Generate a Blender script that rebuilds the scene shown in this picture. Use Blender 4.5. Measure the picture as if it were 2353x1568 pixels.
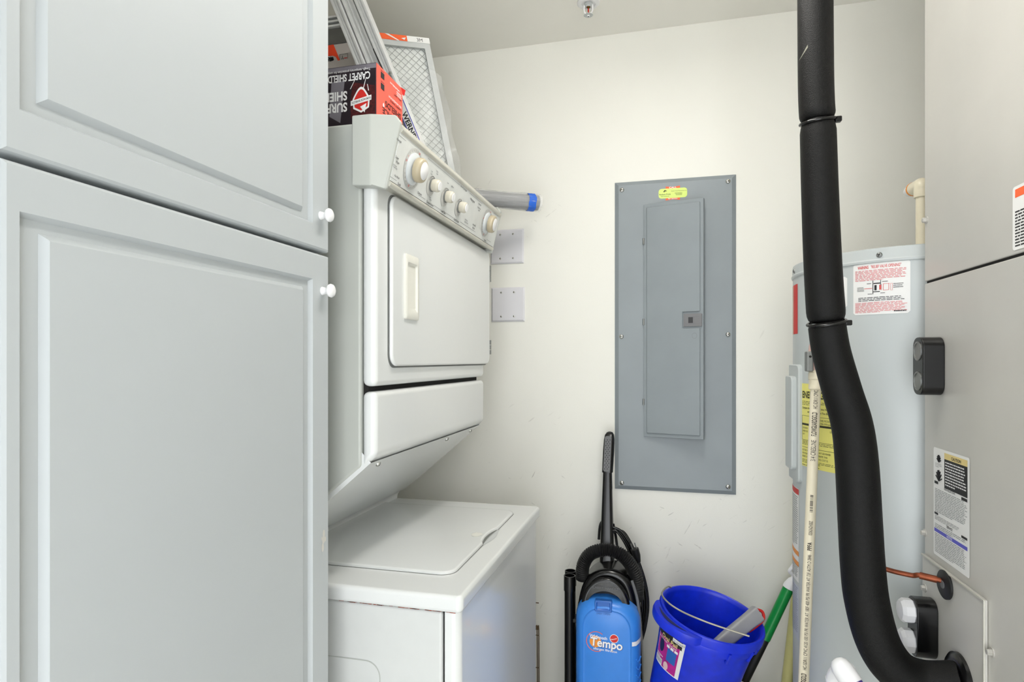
import bpy, bmesh, math, random
from mathutils import Vector, Matrix
random.seed(7)
for o in list(bpy.data.objects): bpy.data.objects.remove(o)
S = bpy.context.scene; COL = S.collection; PI = math.pi

# ------------------------------------------------------------------ camera, world, exposure
CZ = 1.35                      # eye height; every z below measured from the eye is turned to floor height with CZ
FPX, YAW, HOR = 1400.0, math.radians(14.2), 827.0
cam_d = bpy.data.cameras.new('camera'); cam = bpy.data.objects.new('camera', cam_d); COL.objects.link(cam)
cam.location = (0, 0, CZ); cam.rotation_euler = (PI/2, 0, YAW)
cam_d.sensor_width = 36; cam_d.lens = FPX/2353*36; cam_d.shift_y = (HOR-784)/2353; cam_d.clip_start = .02
S.camera = cam
W = bpy.data.worlds.new('world'); S.world = W; W.use_nodes = True
W.node_tree.nodes['Background'].inputs[0].default_value = (.94, .97, 1, 1)
W.node_tree.nodes['Background'].inputs[1].default_value = 3.5
LAMP_STRENGTH = 20.0
vs = S.view_settings; vs.view_transform = 'Standard'; vs.look = 'None'; vs.gamma = 1; vs.use_curve_mapping = False; vs.exposure = 0.24

# ------------------------------------------------------------------ helpers
_s, _c = math.sin(YAW), math.cos(YAW)
def ray(u, v):
    x = (u-1176.5)/FPX
    return Vector((-_s+x*_c, _c+x*_s, -(v-HOR)/FPX))
EYE = Vector((0, 0, CZ))
def at(u, v, X=None, Y=None, Z=None):          # a measured sight line met with a known plane of the room
    a = ray(u, v)
    t = X/a.x if X is not None else (Y/a.y if Y is not None else (Z-CZ)/a.z)
    return EYE+a*t
def hit(u, v, P, n):
    a = ray(u, v); return EYE+a*((P-EYE).dot(n)/a.dot(n))

def lin(c): 
    c /= 255
    return c/12.92 if c <= .04045 else ((c+.055)/1.055)**2.4
def rgb(r, g, b): return (lin(r), lin(g), lin(b), 1)
def mat(name, col, rough=.5, metal=0, var=.03, vs_=30, bump=0, bs=200, spec=.5, alpha=1, trans=0, coat=0, emit=0):
    m = bpy.data.materials.new(name); m.use_nodes = True; nt = m.node_tree; p = nt.nodes['Principled BSDF']
    c = rgb(*col)
    tc = nt.nodes.new('ShaderNodeTexCoord')
    n = nt.nodes.new('ShaderNodeTexNoise'); n.inputs['Scale'].default_value = vs_; n.inputs['Detail'].default_value = 4
    nt.links.new(tc.outputs['Object'], n.inputs['Vector'])
    r = nt.nodes.new('ShaderNodeValToRGB'); e = r.color_ramp.elements
    e[0].position = .3; e[1].position = .7
    e[0].color = (*[k*(1-var) for k in c[:3]], 1); e[1].color = (*[min(1, k*(1+var)) for k in c[:3]], 1)
    nt.links.new(n.outputs['Fac'], r.inputs[0]); nt.links.new(r.outputs[0], p.inputs['Base Color'])
    p.inputs['Roughness'].default_value = rough; p.inputs['Metallic'].default_value = metal
    p.inputs['Specular IOR Level'].default_value = spec; p.inputs['Alpha'].default_value = alpha
    p.inputs['Transmission Weight'].default_value = trans; p.inputs['Coat Weight'].default_value = coat
    if emit:
        p.inputs['Emission Color'].default_value = c; p.inputs['Emission Strength'].default_value = emit
    if bump:
        n2 = nt.nodes.new('ShaderNodeTexNoise'); n2.inputs['Scale'].default_value = bs; n2.inputs['Detail'].default_value = 3
        nt.links.new(tc.outputs['Object'], n2.inputs['Vector'])
        b = nt.nodes.new('ShaderNodeBump'); b.inputs['Strength'].default_value = bump; b.inputs['Distance'].default_value = .002
        nt.links.new(n2.outputs['Fac'], b.inputs['Height']); nt.links.new(b.outputs[0], p.inputs['Normal'])
    return m

def rrect(x0, x1, y0, y1, r, n=6):
    out = []
    for cx, cy, a in ((x1-r, y0+r, -PI/2), (x1-r, y1-r, 0), (x0+r, y1-r, PI/2), (x0+r, y0+r, PI)):
        for i in range(n+1):
            t = a+PI/2*i/n; out.append((cx+r*math.cos(t), cy+r*math.sin(t)))
    return out
def spline(pts, n=8):
    P = [Vector(p) for p in pts]; out = []
    for i in range(len(P)-1):
        a = P[max(i-1, 0)]; b = P[i]; c = P[i+1]; d = P[min(i+2, len(P)-1)]
        for k in range(n):
            t = k/n
            out.append(.5*((2*b)+(c-a)*t+(2*a-5*b+4*c-d)*t*t+(3*b-a-3*c+d)*t**3))
    out.append(P[-1]); return out
def interp(vals, n):
    out = []
    for i in range(n):
        t = i/(n-1)*(len(vals)-1); k = min(int(t), len(vals)-2); out.append(vals[k]+(vals[k+1]-vals[k])*(t-k))
    return out

_fontcache = {}
def glyphs(body, bold):
    k = (body, bold)
    if k not in _fontcache:
        cu = bpy.data.curves.new('t', 'FONT'); cu.body = body; cu.size = 1; cu.offset = bold; cu.resolution_u = 4
        ob = bpy.data.objects.new('t', cu); me = ob.to_mesh()
        V = [v.co.copy() for v in me.vertices]; F = [list(p.vertices) for p in me.polygons]
        ob.to_mesh_clear(); bpy.data.objects.remove(ob); bpy.data.curves.remove(cu)
        _fontcache[k] = (V, F)
    return _fontcache[k]

class Plane:
    def __init__(s, o, ex, ey): s.o = Vector(o); s.ex = Vector(ex).normalized(); s.ey = Vector(ey).normalized(); s.n = s.ex.cross(s.ey)
    def m(s, x, y, h=0): return s.o+s.ex*x+s.ey*y+s.n*h
class Cyl:                     # upright cylinder; x runs round it, to the right as seen from the front
    def __init__(s, cx, cy, r, a0, z0): s.c = (cx, cy); s.r = r; s.a0 = a0; s.z0 = z0
    def m(s, x, y, h=0):
        a = s.a0+x/s.r; return Vector((s.c[0]+(s.r+h)*math.sin(a), s.c[1]-(s.r+h)*math.cos(a), s.z0+y))

STUFF = {'wire_mesh', 'strip_border', 'worn_spot'}
class MB:
    def __init__(s): s.v = []; s.f = []
    def add(s, V, F):
        k = len(s.v); s.v += [Vector(p) for p in V]; s.f += [[i+k for i in f] for f in F]; return s
    def box(s, x0, x1, y0, y1, z0, z1):
        return s.add([(x, y, z) for z in (z0, z1) for y in (y0, y1) for x in (x0, x1)],
                     [(0, 2, 3, 1), (4, 5, 7, 6), (0, 1, 5, 4), (2, 6, 7, 3), (0, 4, 6, 2), (1, 3, 7, 5)])
    def prism(s, poly, fn, a0, a1):             # poly 2-D, fn(x, y, a) to 3-D
        n = len(poly)
        V = [fn(x, y, a0) for x, y in poly]+[fn(x, y, a1) for x, y in poly]
        return s.add(V, [list(range(n))[::-1], list(range(n, 2*n))]+[(i, (i+1) % n, n+(i+1) % n, n+i) for i in range(n)])
    def loft(s, rings, cap0=True, cap1=True, closed=True):
        n = len(rings[0]); V = [p for r in rings for p in r]; F = []
        for j in range(len(rings)-1):
            for i in range(n if closed else n-1):
                F.append((j*n+i, j*n+(i+1) % n, (j+1)*n+(i+1) % n, (j+1)*n+i))
        if cap0: F.append(list(range(n))[::-1])
        if cap1: F.append(list(range((len(rings)-1)*n, len(rings)*n)))
        return s.add(V, F)
    def tube(s, path, r, n=12, caps=True):
        P = [Vector(p) for p in path]; R = r if isinstance(r, (list, tuple)) else [r]*len(P)
        up = None; rings = []
        for i, p in enumerate(P):
            t = (P[min(i+1, len(P)-1)]-P[max(i-1, 0)]).normalized()
            if up is None:
                up = Vector((0, 0, 1)) if abs(t.z) < .9 else Vector((0, 1, 0))
            up = (up-t*up.dot(t)).normalized(); b = t.cross(up)
            rings.append([p+(up*math.cos(2*PI*k/n)+b*math.sin(2*PI*k/n))*R[i] for k in range(n)])
        return s.loft(rings, caps, caps)
    def lathe(s, prof, o, axis, n=24, caps=True):  # prof: (radius, height along axis)
        o = Vector(o); w = Vector(axis).normalized(); a = w.orthogonal().normalized(); b = w.cross(a)
        rings = [[o+w*h+(a*math.cos(2*PI*k/n)+b*math.sin(2*PI*k/n))*r for k in range(n)] for r, h in prof]
        return s.loft(rings, caps, caps)
    def text(s, body, size, sf, x, y, align='L', bold=0.0, h=.0004, rot=0, sx=1, fit=0):
        V, F = glyphs(body, bold)
        if not V: return s
        if fit: sx = fit/(max(p.x for p in V)*size)
        w = max(p.x for p in V)*size*sx; dx = {'L': 0, 'C': -w/2, 'R': -w}[align]; ca, sa = math.cos(rot), math.sin(rot)
        out = []
        for p in V:
            px, py = p.x*size*sx+dx, p.y*size
            out.append(sf.m(x+px*ca-py*sa, y+px*sa+py*ca, h))
        return s.add(out, F)
    def rect(s, sf, x0, x1, y0, y1, h=.0003, nx=1, r=0):
        if r:
            P = rrect(x0, x1, y0, y1, r, 4); return s.add([sf.m(x, y, h) for x, y in P], [list(range(len(P)))])
        V = [sf.m(x0+(x1-x0)*i/nx, y, h) for i in range(nx+1) for y in (y0, y1)]
        return s.add(V, [(2*i, 2*i+2, 2*i+3, 2*i+1) for i in range(nx)])
    def lines(s, sf, x0, x1, y0, y1, n, fill=.5, h=.0004, last=.6, nx=1):   # rows of print too fine to read
        st = (y1-y0)/n
        for i in range(n):
            x = x0; e = x1 if i < n-1 else x0+(x1-x0)*last
            e -= random.random()*(x1-x0)*.12
            while x < e:
                w = (x1-x0)*random.uniform(.04, .13); w = min(w, e-x)
                yy = y1-st*(i+1)+st*(1-fill)/2
                s.rect(sf, x, x+w, yy, yy+st*fill, h, nx); x += w+(x1-x0)*.018
        return s
    def build(s, name, m, parent=None, smooth=40, bevel=0, seg=3, bang=35):
        bm = bmesh.new(); vv = [bm.verts.new(p) for p in s.v]
        for f in s.f:
            try: bm.faces.new([vv[i] for i in f])
            except ValueError: pass
        if bevel:
            bmesh.ops.remove_doubles(bm, verts=bm.verts, dist=1e-6)
            bmesh.ops.recalc_face_normals(bm, faces=bm.faces)
            E = [e for e in bm.edges if len(e.link_faces) == 2 and e.calc_face_angle(0) > math.radians(bang)]
            bmesh.ops.bevel(bm, geom=E, offset=bevel, segments=seg, profile=.5, affect='EDGES', clamp_overlap=True)
        elif len(s.f) < 20000 and smooth != 0:
            bmesh.ops.recalc_face_normals(bm, faces=bm.faces)
        me = bpy.data.meshes.new(name); bm.to_mesh(me); bm.free()
        if smooth:
            me.shade_smooth(); me.set_sharp_from_angle(angle=math.radians(smooth))
        me.materials.append(m)
        o = bpy.data.objects.new(name, me); COL.objects.link(o)
        if name.endswith(('print', 'lettering', 'fine_mesh')) or name in STUFF: o['kind'] = 'stuff'
        if parent is not None: attach(o, parent)
        if bevel:
            w = o.modifiers.new('wn', 'WEIGHTED_NORMAL'); w.keep_sharp = True
        return o
def attach(o, p):
    o.parent = p
    if p.type == 'EMPTY': o.matrix_parent_inverse = Matrix.Translation(-p.location)
def thing(name, label, cat, loc, group=None):
    o = bpy.data.objects.new(name, None); o.empty_display_size = .05; COL.objects.link(o); o.location = loc
    return tag(o, label, cat, group)
def tag(o, label, cat, group=None):
    o['label'] = label; o['category'] = cat
    if group: o['group'] = group
    return o
def struct(o, label=None):
    o['kind'] = 'structure'
    if label: o['label'] = label
    return o
XZ = lambda x, y, a: (x, a, y)
YZ = lambda x, y, a: (a, x, y)
XY = lambda x, y, a: (x, y, a)
def screw(parent, p, n, r, m, name='screw', slot=True, slotmat=None):
    p = Vector(p); n = Vector(n).normalized(); mb = MB()
    mb.lathe([(r, 0), (r, r*.25), (r*.8, r*.5), (r*.4, r*.62)], p, n, 14)
    o = mb.build(name, m, parent)
    if slot and slotmat:
        a = n.orthogonal().normalized(); t = random.random()*PI; b = n.cross(a); a, b = a*math.cos(t)+b*math.sin(t), b*math.cos(t)-a*math.sin(t)
        k = MB(); q = p+n*r*.66
        for A, B in ((a, b), (b, a)):
            k.add([q+A*r*.6+B*r*.1, q-A*r*.6+B*r*.1, q-A*r*.6-B*r*.1, q+A*r*.6-B*r*.1], [(0, 1, 2, 3)])
        k.build('screw_slot', slotmat, o)
    return o

# ------------------------------------------------------------------ materials
M = {}
M['cab'] = mat('cabinet thermofoil', (182, 187, 189), .5, var=.012, vs_=3)
M['enamel'] = mat('white enamel', (226, 228, 227), .22, var=.01, vs_=3, coat=.3)
M['enamel_shaded'] = mat('shaded white enamel', (184, 187, 181), .32, var=.015, vs_=4)  # white enamel greyed to carry the shade on the camera-facing sides
M['plastic_w'] = mat('white plastic', (236, 236, 236), .3, var=.01)
M['plate'] = mat('wall plate plastic', (226, 225, 229), .35, var=.01)
M['almond'] = mat('almond plastic', (186, 174, 148), .35, var=.03)
M['almond2'] = mat('pale almond plastic', (226, 225, 216), .4, var=.02)
M['dark'] = mat('dark gap', (20, 18, 16), .8)
M['gap'] = mat('gap shade grey', (120, 122, 120), .7)  # grey that stands in for shade in narrow gaps; knob collars too
M['panel_grey'] = mat('grey painted steel', (142, 150, 154), .42, var=.04, vs_=9)
M['latch'] = mat('grey plastic latch', (124, 124, 126), .45)
M['chrome'] = mat('bright screw metal', (205, 205, 200), .25, 1, var=.05)
M['palescrew'] = mat('painted screw metal', (196, 194, 188), .35, .4, var=.05)
M['steel'] = mat('dull galvanised metal', (150, 152, 150), .4, .8, var=.08)
M['alu'] = mat('brushed aluminium', (226, 227, 228), .4, .45, var=.05, vs_=60)
M['trim'] = mat('satin silver trim', (206, 204, 194), .38, .35)
M['tank'] = mat('water heater grey enamel', (196, 202, 202), .38, var=.015, vs_=4)
M['handler'] = mat('air handler painted steel', (200, 198, 192), .33, .1, var=.03, vs_=6)
M['foam'] = mat('black insulation foam', (4, 4, 4), .5, var=.6, vs_=500, bump=.5, bs=700, spec=.28)
M['blackp'] = mat('black gloss plastic', (12, 12, 13), .22, var=.1)
M['blackm'] = mat('black matte plastic', (22, 22, 23), .5, var=.1)
M['gripgrey'] = mat('grey grip rubber', (105, 106, 108), .6)
M['bluevac'] = mat('light blue plastic', (58, 136, 226), .3, var=.03)
M['bluedark'] = mat('mid blue plastic', (42, 104, 190), .35)
M['bucket'] = mat('royal blue plastic', (14, 46, 212), .35, var=.18, vs_=26, bump=.05)
M['copper'] = mat('tarnished copper', (126, 66, 42), .42, .7, var=.3, vs_=60)
M['cpvc'] = mat('cream pipe', (234, 225, 200), .35, var=.02)
M['pvc'] = mat('white pipe', (238, 238, 240), .3, var=.01)
M['green'] = mat('green broom handle', (16, 146, 66), .35, var=.05)
M['yellow'] = mat('pale yellow pole', (226, 220, 150), .4, var=.03)
M['whitebk'] = mat('white bucket plastic', (232, 230, 224), .4)
M['paper'] = mat('white label', (240, 240, 238), .5, var=.008)
M['ywlabel'] = mat('yellow label', (238, 232, 130), .55, var=.02)
M['lime'] = mat('lime sticker', (222, 243, 128), .5, var=.01)
M['orange'] = mat('orange print', (250, 104, 52), .5, var=.02)
M['red'] = mat('red print', (214, 40, 34), .5, var=.03)
M['redsoft'] = mat('soft red print', (222, 112, 116), .5)
M['ink'] = mat('black print', (26, 26, 28), .6)
M['greyink'] = mat('grey print', (112, 116, 118), .6)
M['blueink'] = mat('violet blue print', (88, 88, 196), .5)
M['magenta'] = mat('magenta print', (186, 30, 140), .5, var=.25, vs_=40)
M['white'] = mat('white print', (244, 244, 244), .5, var=.005)
M['sand'] = mat('tan print', (232, 210, 140), .5)
M['orangefade'] = mat('amber print', (240, 150, 52), .5)
M['boxblack'] = mat('black carton print', (40, 30, 38), .35, var=.55, vs_=14)
M['boxred'] = mat('coral red carton', (246, 92, 74), .5, var=.04)
M['boxgrey'] = mat('grey carton print', (120, 116, 124), .4, var=.2, vs_=20)
M['carton'] = mat('grey white carton', (196, 190, 188), .6)
M['rollgrey'] = mat('dark grey roll', (92, 92, 94), .6, var=.2, vs_=40)
M['tape'] = mat('blue masking tape', (38, 104, 214), .55, var=.06, vs_=30, bump=.3, bs=60)
M['film'] = mat('clear plastic film', (240, 242, 242), .12, alpha=.17, var=.02, bump=.8, bs=25)
M['film2'] = mat('creased clear wrap', (240, 241, 242), .1, alpha=.34, var=.02, bump=.9, bs=30)
M['media'] = mat('white filter media', (226, 229, 226), .9, var=.03, bump=.5, bs=90)
M['wire'] = mat('grey wire', (140, 144, 142), .5, .2)
M['cardgrey'] = mat('grey filter frame', (196, 199, 198), .6, var=.02)
M['rag'] = mat('white rag', (240, 240, 240), .8)
M['lens'] = mat('lamp diffuser', (255, 252, 246), .5, emit=LAMP_STRENGTH)

# painted wall: cream paint, roller texture, dark scuffs where things were dragged past
def wall_mat(name, col, scuffs):
    m = mat(name, col, .6, var=.012, vs_=2.2, bump=.12, bs=350); nt = m.node_tree; p = nt.nodes['Principled BSDF']
    base = p.inputs['Base Color'].links[0].from_socket
    if scuffs:
        tc = nt.nodes.new('ShaderNodeTexCoord')
        def N(t, **k):
            n = nt.nodes.new(t)
            for a, b in k.items(): setattr(n, a, b)
            return n
        masks = None
        for cx, cz, rx, rz in scuffs:
            mp = N('ShaderNodeMapping'); mp.vector_type = 'TEXTURE'
            mp.inputs['Location'].default_value = (cx, 2.02, cz); mp.inputs['Scale'].default_value = (rx, 1, rz)
            g = N('ShaderNodeTexGradient', gradient_type='SPHERICAL')
            nt.links.new(tc.outputs['Object'], mp.inputs[0]); nt.links.new(mp.outputs[0], g.inputs[0])
            if masks is None: masks = g.outputs['Fac']
            else:
                a = N('ShaderNodeMath', operation='MAXIMUM'); nt.links.new(masks, a.inputs[0]); nt.links.new(g.outputs['Fac'], a.inputs[1]); masks = a.outputs[0]
        tot = None
        for ang, sc, st, th in ((.6, 26, 8, .69), (-.5, 34, 7, .70), (1.1, 22, 9, .70)):
            m0 = N('ShaderNodeMapping'); m0.inputs['Rotation'].default_value = (0, ang, 0); mp = N('ShaderNodeMapping'); mp.inputs['Scale'].default_value = (sc/st, 1, sc)
            nn = N('ShaderNodeTexNoise'); nn.inputs['Scale'].default_value = 4; nn.inputs['Detail'].default_value = 3
            r = N('ShaderNodeMapRange'); r.inputs[1].default_value = th; r.inputs[2].default_value = th+.04
            nt.links.new(tc.outputs['Object'], m0.inputs[0]); nt.links.new(m0.outputs[0], mp.inputs[0]); nt.links.new(mp.outputs[0], nn.inputs['Vector']); nt.links.new(nn.outputs['Fac'], r.inputs[0])
            if tot is None: tot = r.outputs[0]
            else:
                a = N('ShaderNodeMath', operation='MAXIMUM'); nt.links.new(tot, a.inputs[0]); nt.links.new(r.outputs[0], a.inputs[1]); tot = a.outputs[0]
        mm = N('ShaderNodeMath', operation='MULTIPLY'); nt.links.new(tot, mm.inputs[0]); nt.links.new(masks, mm.inputs[1])
        m2 = N('ShaderNodeMath', operation='MULTIPLY'); nt.links.new(mm.outputs[0], m2.inputs[0]); m2.inputs[1].default_value = .42
        mx = N('ShaderNodeMixRGB'); nt.links.new(m2.outputs[0], mx.inputs[0]); nt.links.new(base, mx.inputs[1]); mx.inputs[2].default_value = rgb(120, 116, 108)
        nt.links.new(mx.outputs[0], p.inputs['Base Color'])
    return m
M['wall'] = wall_mat('cream wall paint', (240, 239, 231), None)
M['wallb'] = wall_mat('cream wall paint with scuffs', (240, 239, 231),
                      [(-.45, .97, .22, .3), (-.3, .55, .25, .35), (-.55, 1.85, .3, .16), (.1, .85, .4, .3), (.4, 1.3, .2, .25)])
M['ceil'] = mat('ceiling paint', (246, 244, 236), .7, var=.012, vs_=3, bump=.1, bs=250)
M['floor'] = mat('vinyl floor', (224, 219, 208), .5, var=.08, vs_=8)

# ------------------------------------------------------------------ the room
D, XL, XR, YF, CEIL = 2.02, -1.15, 1.12, -.45, CZ+1.068
struct(MB().box(XL-.1, XR+.1, YF-.1, D+.1, -.08, 0).build('floor', M['floor']))
struct(MB().box(XL-.1, XR+.1, YF-.1, D+.1, CEIL, CEIL+.08).build('ceiling', M['ceil']))
struct(MB().box(XL-.1, XR+.1, D, D+.1, 0, CEIL).build('wall_back', M['wallb']))
struct(MB().box(XL-.1, XL, YF-.1, D, 0, CEIL).build('wall_left', M['wall']))
struct(MB().box(XR, XR+.1, YF-.1, D, 0, CEIL).build('wall_right', M['wall']))
wf = MB().box(XL, -.52, YF-.1, YF, 0, CEIL).box(.52, XR, YF-.1, YF, 0, CEIL).box(-.52, .52, YF-.1, YF, 2.08, CEIL)
struct(wf.build('wall_front', M['wall']))
tr = MB().box(-.58, -.52, YF, YF+.015, 0, 2.14).box(.52, .58, YF, YF+.015, 0, 2.14).box(-.52, .52, YF, YF+.015, 2.08, 2.14)
struct(tr.build('trim_1', M['cab'], bevel=.003))

# ceiling lamp (above the camera's view)
lt = thing('ceiling_light', 'narrow white ceiling light with glowing diffuser in the middle of the ceiling', 'light', (.02, 1.05, CEIL))
MB().box(-.09, .13, .68, 1.44, CEIL-.03, CEIL).build('lamp_base', M['plastic_w'], lt, bevel=.004)
MB().prism(rrect(-.05, .09, CEIL-.075, CEIL-.03, .02), lambda x, y, a: (x, a, y), .72, 1.40).build('diffuser', M['lens'], lt)

# ------------------------------------------------------------------ tall cabinet
CX = -.572
def cabinet():
    y1 = at(757, 583, X=CX).y; y0 = at(3, 352, X=CX).y; gz = at(757, 586, X=CX).z
    t = thing('tall_pantry_cabinet', 'tall white cabinet with raised-panel doors and round white knobs', 'cabinet', (-.86, (y0+y1)/2, 0))
    B = MB(); B.box(XL+.002, CX-.024, y0-.02, y1+.003, .0, 2.22).build('body', M['cab'], t, bevel=.002)
    def door(z0, z1, pins):
        (oy0, oz0), (oy1, oz1), (iy0, iz0), (iy1, iz1) = pins
        R = lambda a, b, c, d, x: [(x, a, c), (x, b, c), (x, b, d), (x, a, d)]
        e = .0045
        rings = [R(y0, y1, z0, z1, CX-.022), R(y0, y1, z0, z1, CX-.006), R(y0+.0015, y1-.0015, z0+.0015, z1-.0015, CX-.002),
                 R(y0+e, y1-e, z0+e, z1-e, CX), R(oy0, oy1, oz0, oz1, CX), R(oy0+.0012, oy1-.0012, oz0+.0012, oz1-.0012, CX-.0022),
                 R(oy0+.0042, oy1-.0042, oz0+.0042, oz1-.0042, CX-.0075), R(iy0-.0065, iy1+.0065, iz0-.0065, iz1+.0065, CX-.0075),
                 R(iy0-.0015, iy1+.0015, iz0-.0015, iz1+.0015, CX-.0018), R(iy0, iy1, iz0, iz1, CX-.001)]
        d = MB().loft(rings).build('door', M['cab'], t, smooth=25)
        return d
    y = lambda u, v: at(u, v, X=CX).y
    z = lambda u, v: at(u, v, X=CX).z
    # upper door
    a0, a1 = y(45, 250), y(719, 513)
    b0, b1 = y(112, 225), y(696, 475)
    up = door(gz+.003, 2.2, ((a0, z(719, 513)), (a1, 2.135), (b0, z(696, 474)), (b1, 2.1)))
    lo = door(.09, gz-.003, ((a0, .16), (a1, z(721, 641)), (b0+.002, .2), (b1+.002, z(700, 667))))
    for d, (u, v) in ((up, (737, 496)), (lo, (741, 669))):
        p = at(u, v, X=CX)
        MB().lathe([(.0075, -.001), (.0065, .003), (.0056, .007), (.007, .011), (.0108, .0135), (.0118, .0165), (.0105, .0195), (.007, .0217), (.003, .0225)],
                   p, (1, 0, 0), 24).build('knob', M['plastic_w'], d, smooth=60)
    # worn smudge on the lower door's edge
    pl = Plane(at(743, 1250, X=CX), (0, 1, 0), (0, 0, 1)); k = MB()
    for i in range(9):
        cx, cz = random.gauss(0, .003), random.gauss(0, .012); r = random.uniform(.0015, .004)
        k.add([pl.m(cx+r*math.cos(a*PI/4), cz+2*r*math.sin(a*PI/4), .0002+.00005*i) for a in range(8)], [list(range(8))])
    k.build('worn_spot', mat('worn patch', (206, 203, 196), .6), lo, smooth=0)
cabinet()

# ------------------------------------------------------------------ stacked washer and dryer
YN, YFAR = 1.02, 1.703
WT = CZ-.418                      # washer deck height
WXF = -.350
def laundry():
    t = thing('stacked_washer_dryer', 'white stacked laundry unit, dryer with knob console above a top-loading washer', 'washer dryer', (-.72, 1.36, 0))
    XB = -1.1
    # washer cabinet: wrap with rounded front corner + near side panel
    zt = WT-.0335
    ch = XB+.02
    sx = at(1020, 1450, Y=YN+.012).x
    wrap = [(sx+.002, YN+.008)]+[(x, y) for x, y in rrect(-.6, WXF-.006, YN+.008, YFAR-.008, .016, 5) if x > -.5]+[(sx+.002, YFAR-.008)]
    MB().prism(wrap, XY, .02, zt).build('washer_front', M['enamel'], t, bevel=.003)
    MB().box(XB, sx-.002, YN+.009, YFAR-.008, .02, zt-.001).build('washer_side_panel', mat('shaded side enamel', (212, 214, 212), .3, var=.015), t, bevel=.006)  # same white paint, darkened to hold the side panel's shade
    MB().box(XB+.01, -.37, YN+.015, YFAR-.015, .005, zt+.004).build('washer_chassis', M['dark'], t)
    e = MB(); pl = Plane(at(757, 1500, Y=YN+.009), (1, 0, 0), (0, 0, 1))
    R1 = rrect(-.3, .105, -.45, -.005, .03, 8); R2 = rrect(-.298, .103, -.448, -.007, .028, 8); n = len(R1)
    e.add([pl.m(x, y, .0006) for x, y in R1]+[pl.m(x, y, .0006) for x, y in R2], [(i, (i+1) % n, n+(i+1) % n, n+i) for i in range(n)])
    e.build('embossed_outline', M['enamel_shaded'], t, smooth=0)
    # deck
    deck = rrect(XB, WXF+.002, YN-.004, YFAR+.004, .012, 4)
    MB().prism(deck, XY, WT-.031, WT).build('washer_top', M['enamel'], t, bevel=.008, bang=50)
    # lid with finger notch
    a = at(1176, 1182, Z=WT); b = at(1052, 1317, Z=WT)
    lx, ly0, ly1 = (a.x+b.x)/2, at(757, 1297, Z=WT).y-.004, at(1000, 1166, Z=WT).y
    ny0, ny1 = at(1108, 1253, Z=WT).y, at(1143, 1218, Z=WT).y
    L = [p for p in rrect(-.83, lx, ly0, ly1, .03, 8)]
    k = max(i for i, p in enumerate(L) if p[0] > lx-1e-6 and p[1] < ny0)
    notch = [(lx-.011*math.sin(PI*i/12)**.7, ny0+(ny1-ny0)*i/12) for i in range(13)]
    L = L[:k+1]+notch+L[k+1:]
    def ins(P, d):
        out = []; n = len(P)
        for i in range(n):
            p0 = Vector(P[i-1]); p1 = Vector(P[i]); p2 = Vector(P[(i+1) % n])
            t1 = (p1-p0); t2 = (p2-p1); tt = (t1.normalized() if t1.length > 1e-9 else t2.normalized())+(t2.normalized() if t2.length > 1e-9 else t1.normalized())
            tt.normalize(); out.append((p1.x-tt.y*d, p1.y+tt.x*d))
        return out
    z = WT
    lid = MB().loft([[(x, y, z+.0005) for x, y in L], [(x, y, z+.004) for x, y in ins(L, .0006)], [(x, y, z+.0058) for x, y in ins(L, .003)], [(x, y, z+.006) for x, y in ins(L, .006)]], False, True)
    lid = lid.build('washer_lid', M['enamel'], t, smooth=50)
    G = ins(L, -.0016)
    MB().add([(x, y, z+.0004) for x, y in G], [list(range(len(G)))]).build('lid_gap', M['gap'], t, smooth=0)
    sc = MB(); q = [(lx-.0008+.012*math.sin(PI*i/14)**.8, ny0-.003+(ny1-ny0+.006)*i/14) for i in range(15)]
    sc.add([(x, y, z+.0006) for x, y in q], [list(range(15))]); sc.build('finger_scoop', mat('shaded scoop enamel', (200, 203, 203), .3), t, smooth=0)  # flat crescent, the scoop's shade put into its greyer colour
    q = [(lx-.0115*math.sin(PI*i/14)**.7, ny0+(ny1-ny0)*i/14) for i in range(15)]+[(lx-.004*math.sin(PI*i/14), ny0+(ny1-ny0)*i/14) for i in range(14, -1, -1)]
    MB().add([(x, y, z+.0009) for x, y in q], [list(range(30))]).build('scoop_shadow', M['gap'], t, smooth=0)  # flat dark crescent painted as the shadow at the lid notch
    st = MB(); c0 = at(1095, 1229, Z=WT+.006)
    st.add([(c0.x+.014*math.cos(i*PI/6)*random.uniform(.7, 1.1), c0.y+.02*math.sin(i*PI/6)*random.uniform(.7, 1.1), z+.0064) for i in range(12)], [list(range(12))])
    st.build('rust_stain', mat('faint tan stain', (231, 230, 222), .4), lid, smooth=0)
    ru = MB()
    for i in range(40):
        x = random.uniform(-.6, -.37); ru.box(x, x+random.uniform(.003, .012), YN+.0075, YN+.0092, zt-random.uniform(.0002, .0012), zt+.0012)
    ru = ru.build('rust_specks', mat('orange rust', (150, 58, 24), .8, var=.3, vs_=80), t); ru['kind'] = 'stuff'
    # dryer body
    BX = -.545; DT = CZ+.438
    body = [(XB, WT+.012), (-.79, WT+.012), (-.61, CZ-.2505), (BX, CZ-.197), (BX, DT), (XB, DT)]
    MB().prism(body, XZ, YN, YFAR).build('dryer_cabinet', M['enamel_shaded'], t, bevel=.006, bang=30)
    FX = -.515
    zb = at(1113, 866, X=FX).z; zl = at(1113, 875, X=FX).z
    zb = (zb+at(872, 888, X=FX).z)/2; zl = zb-.0095
    CB = CZ+.322
    MB().box(BX+.0015, FX, YN-.001, YFAR+.001, zb, CB+.01).build('dryer_front_panel', M['enamel'], t, bevel=.011, seg=4)
    low = [(BX+.0015, zl), (FX, zl), (FX, CZ-.176), (BX+.0015, CZ-.201)]
    MB().prism(low, XZ, YN-.001, YFAR+.001).build('lower_access_panel', M['enamel'], t, bevel=.011, seg=4)
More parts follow.
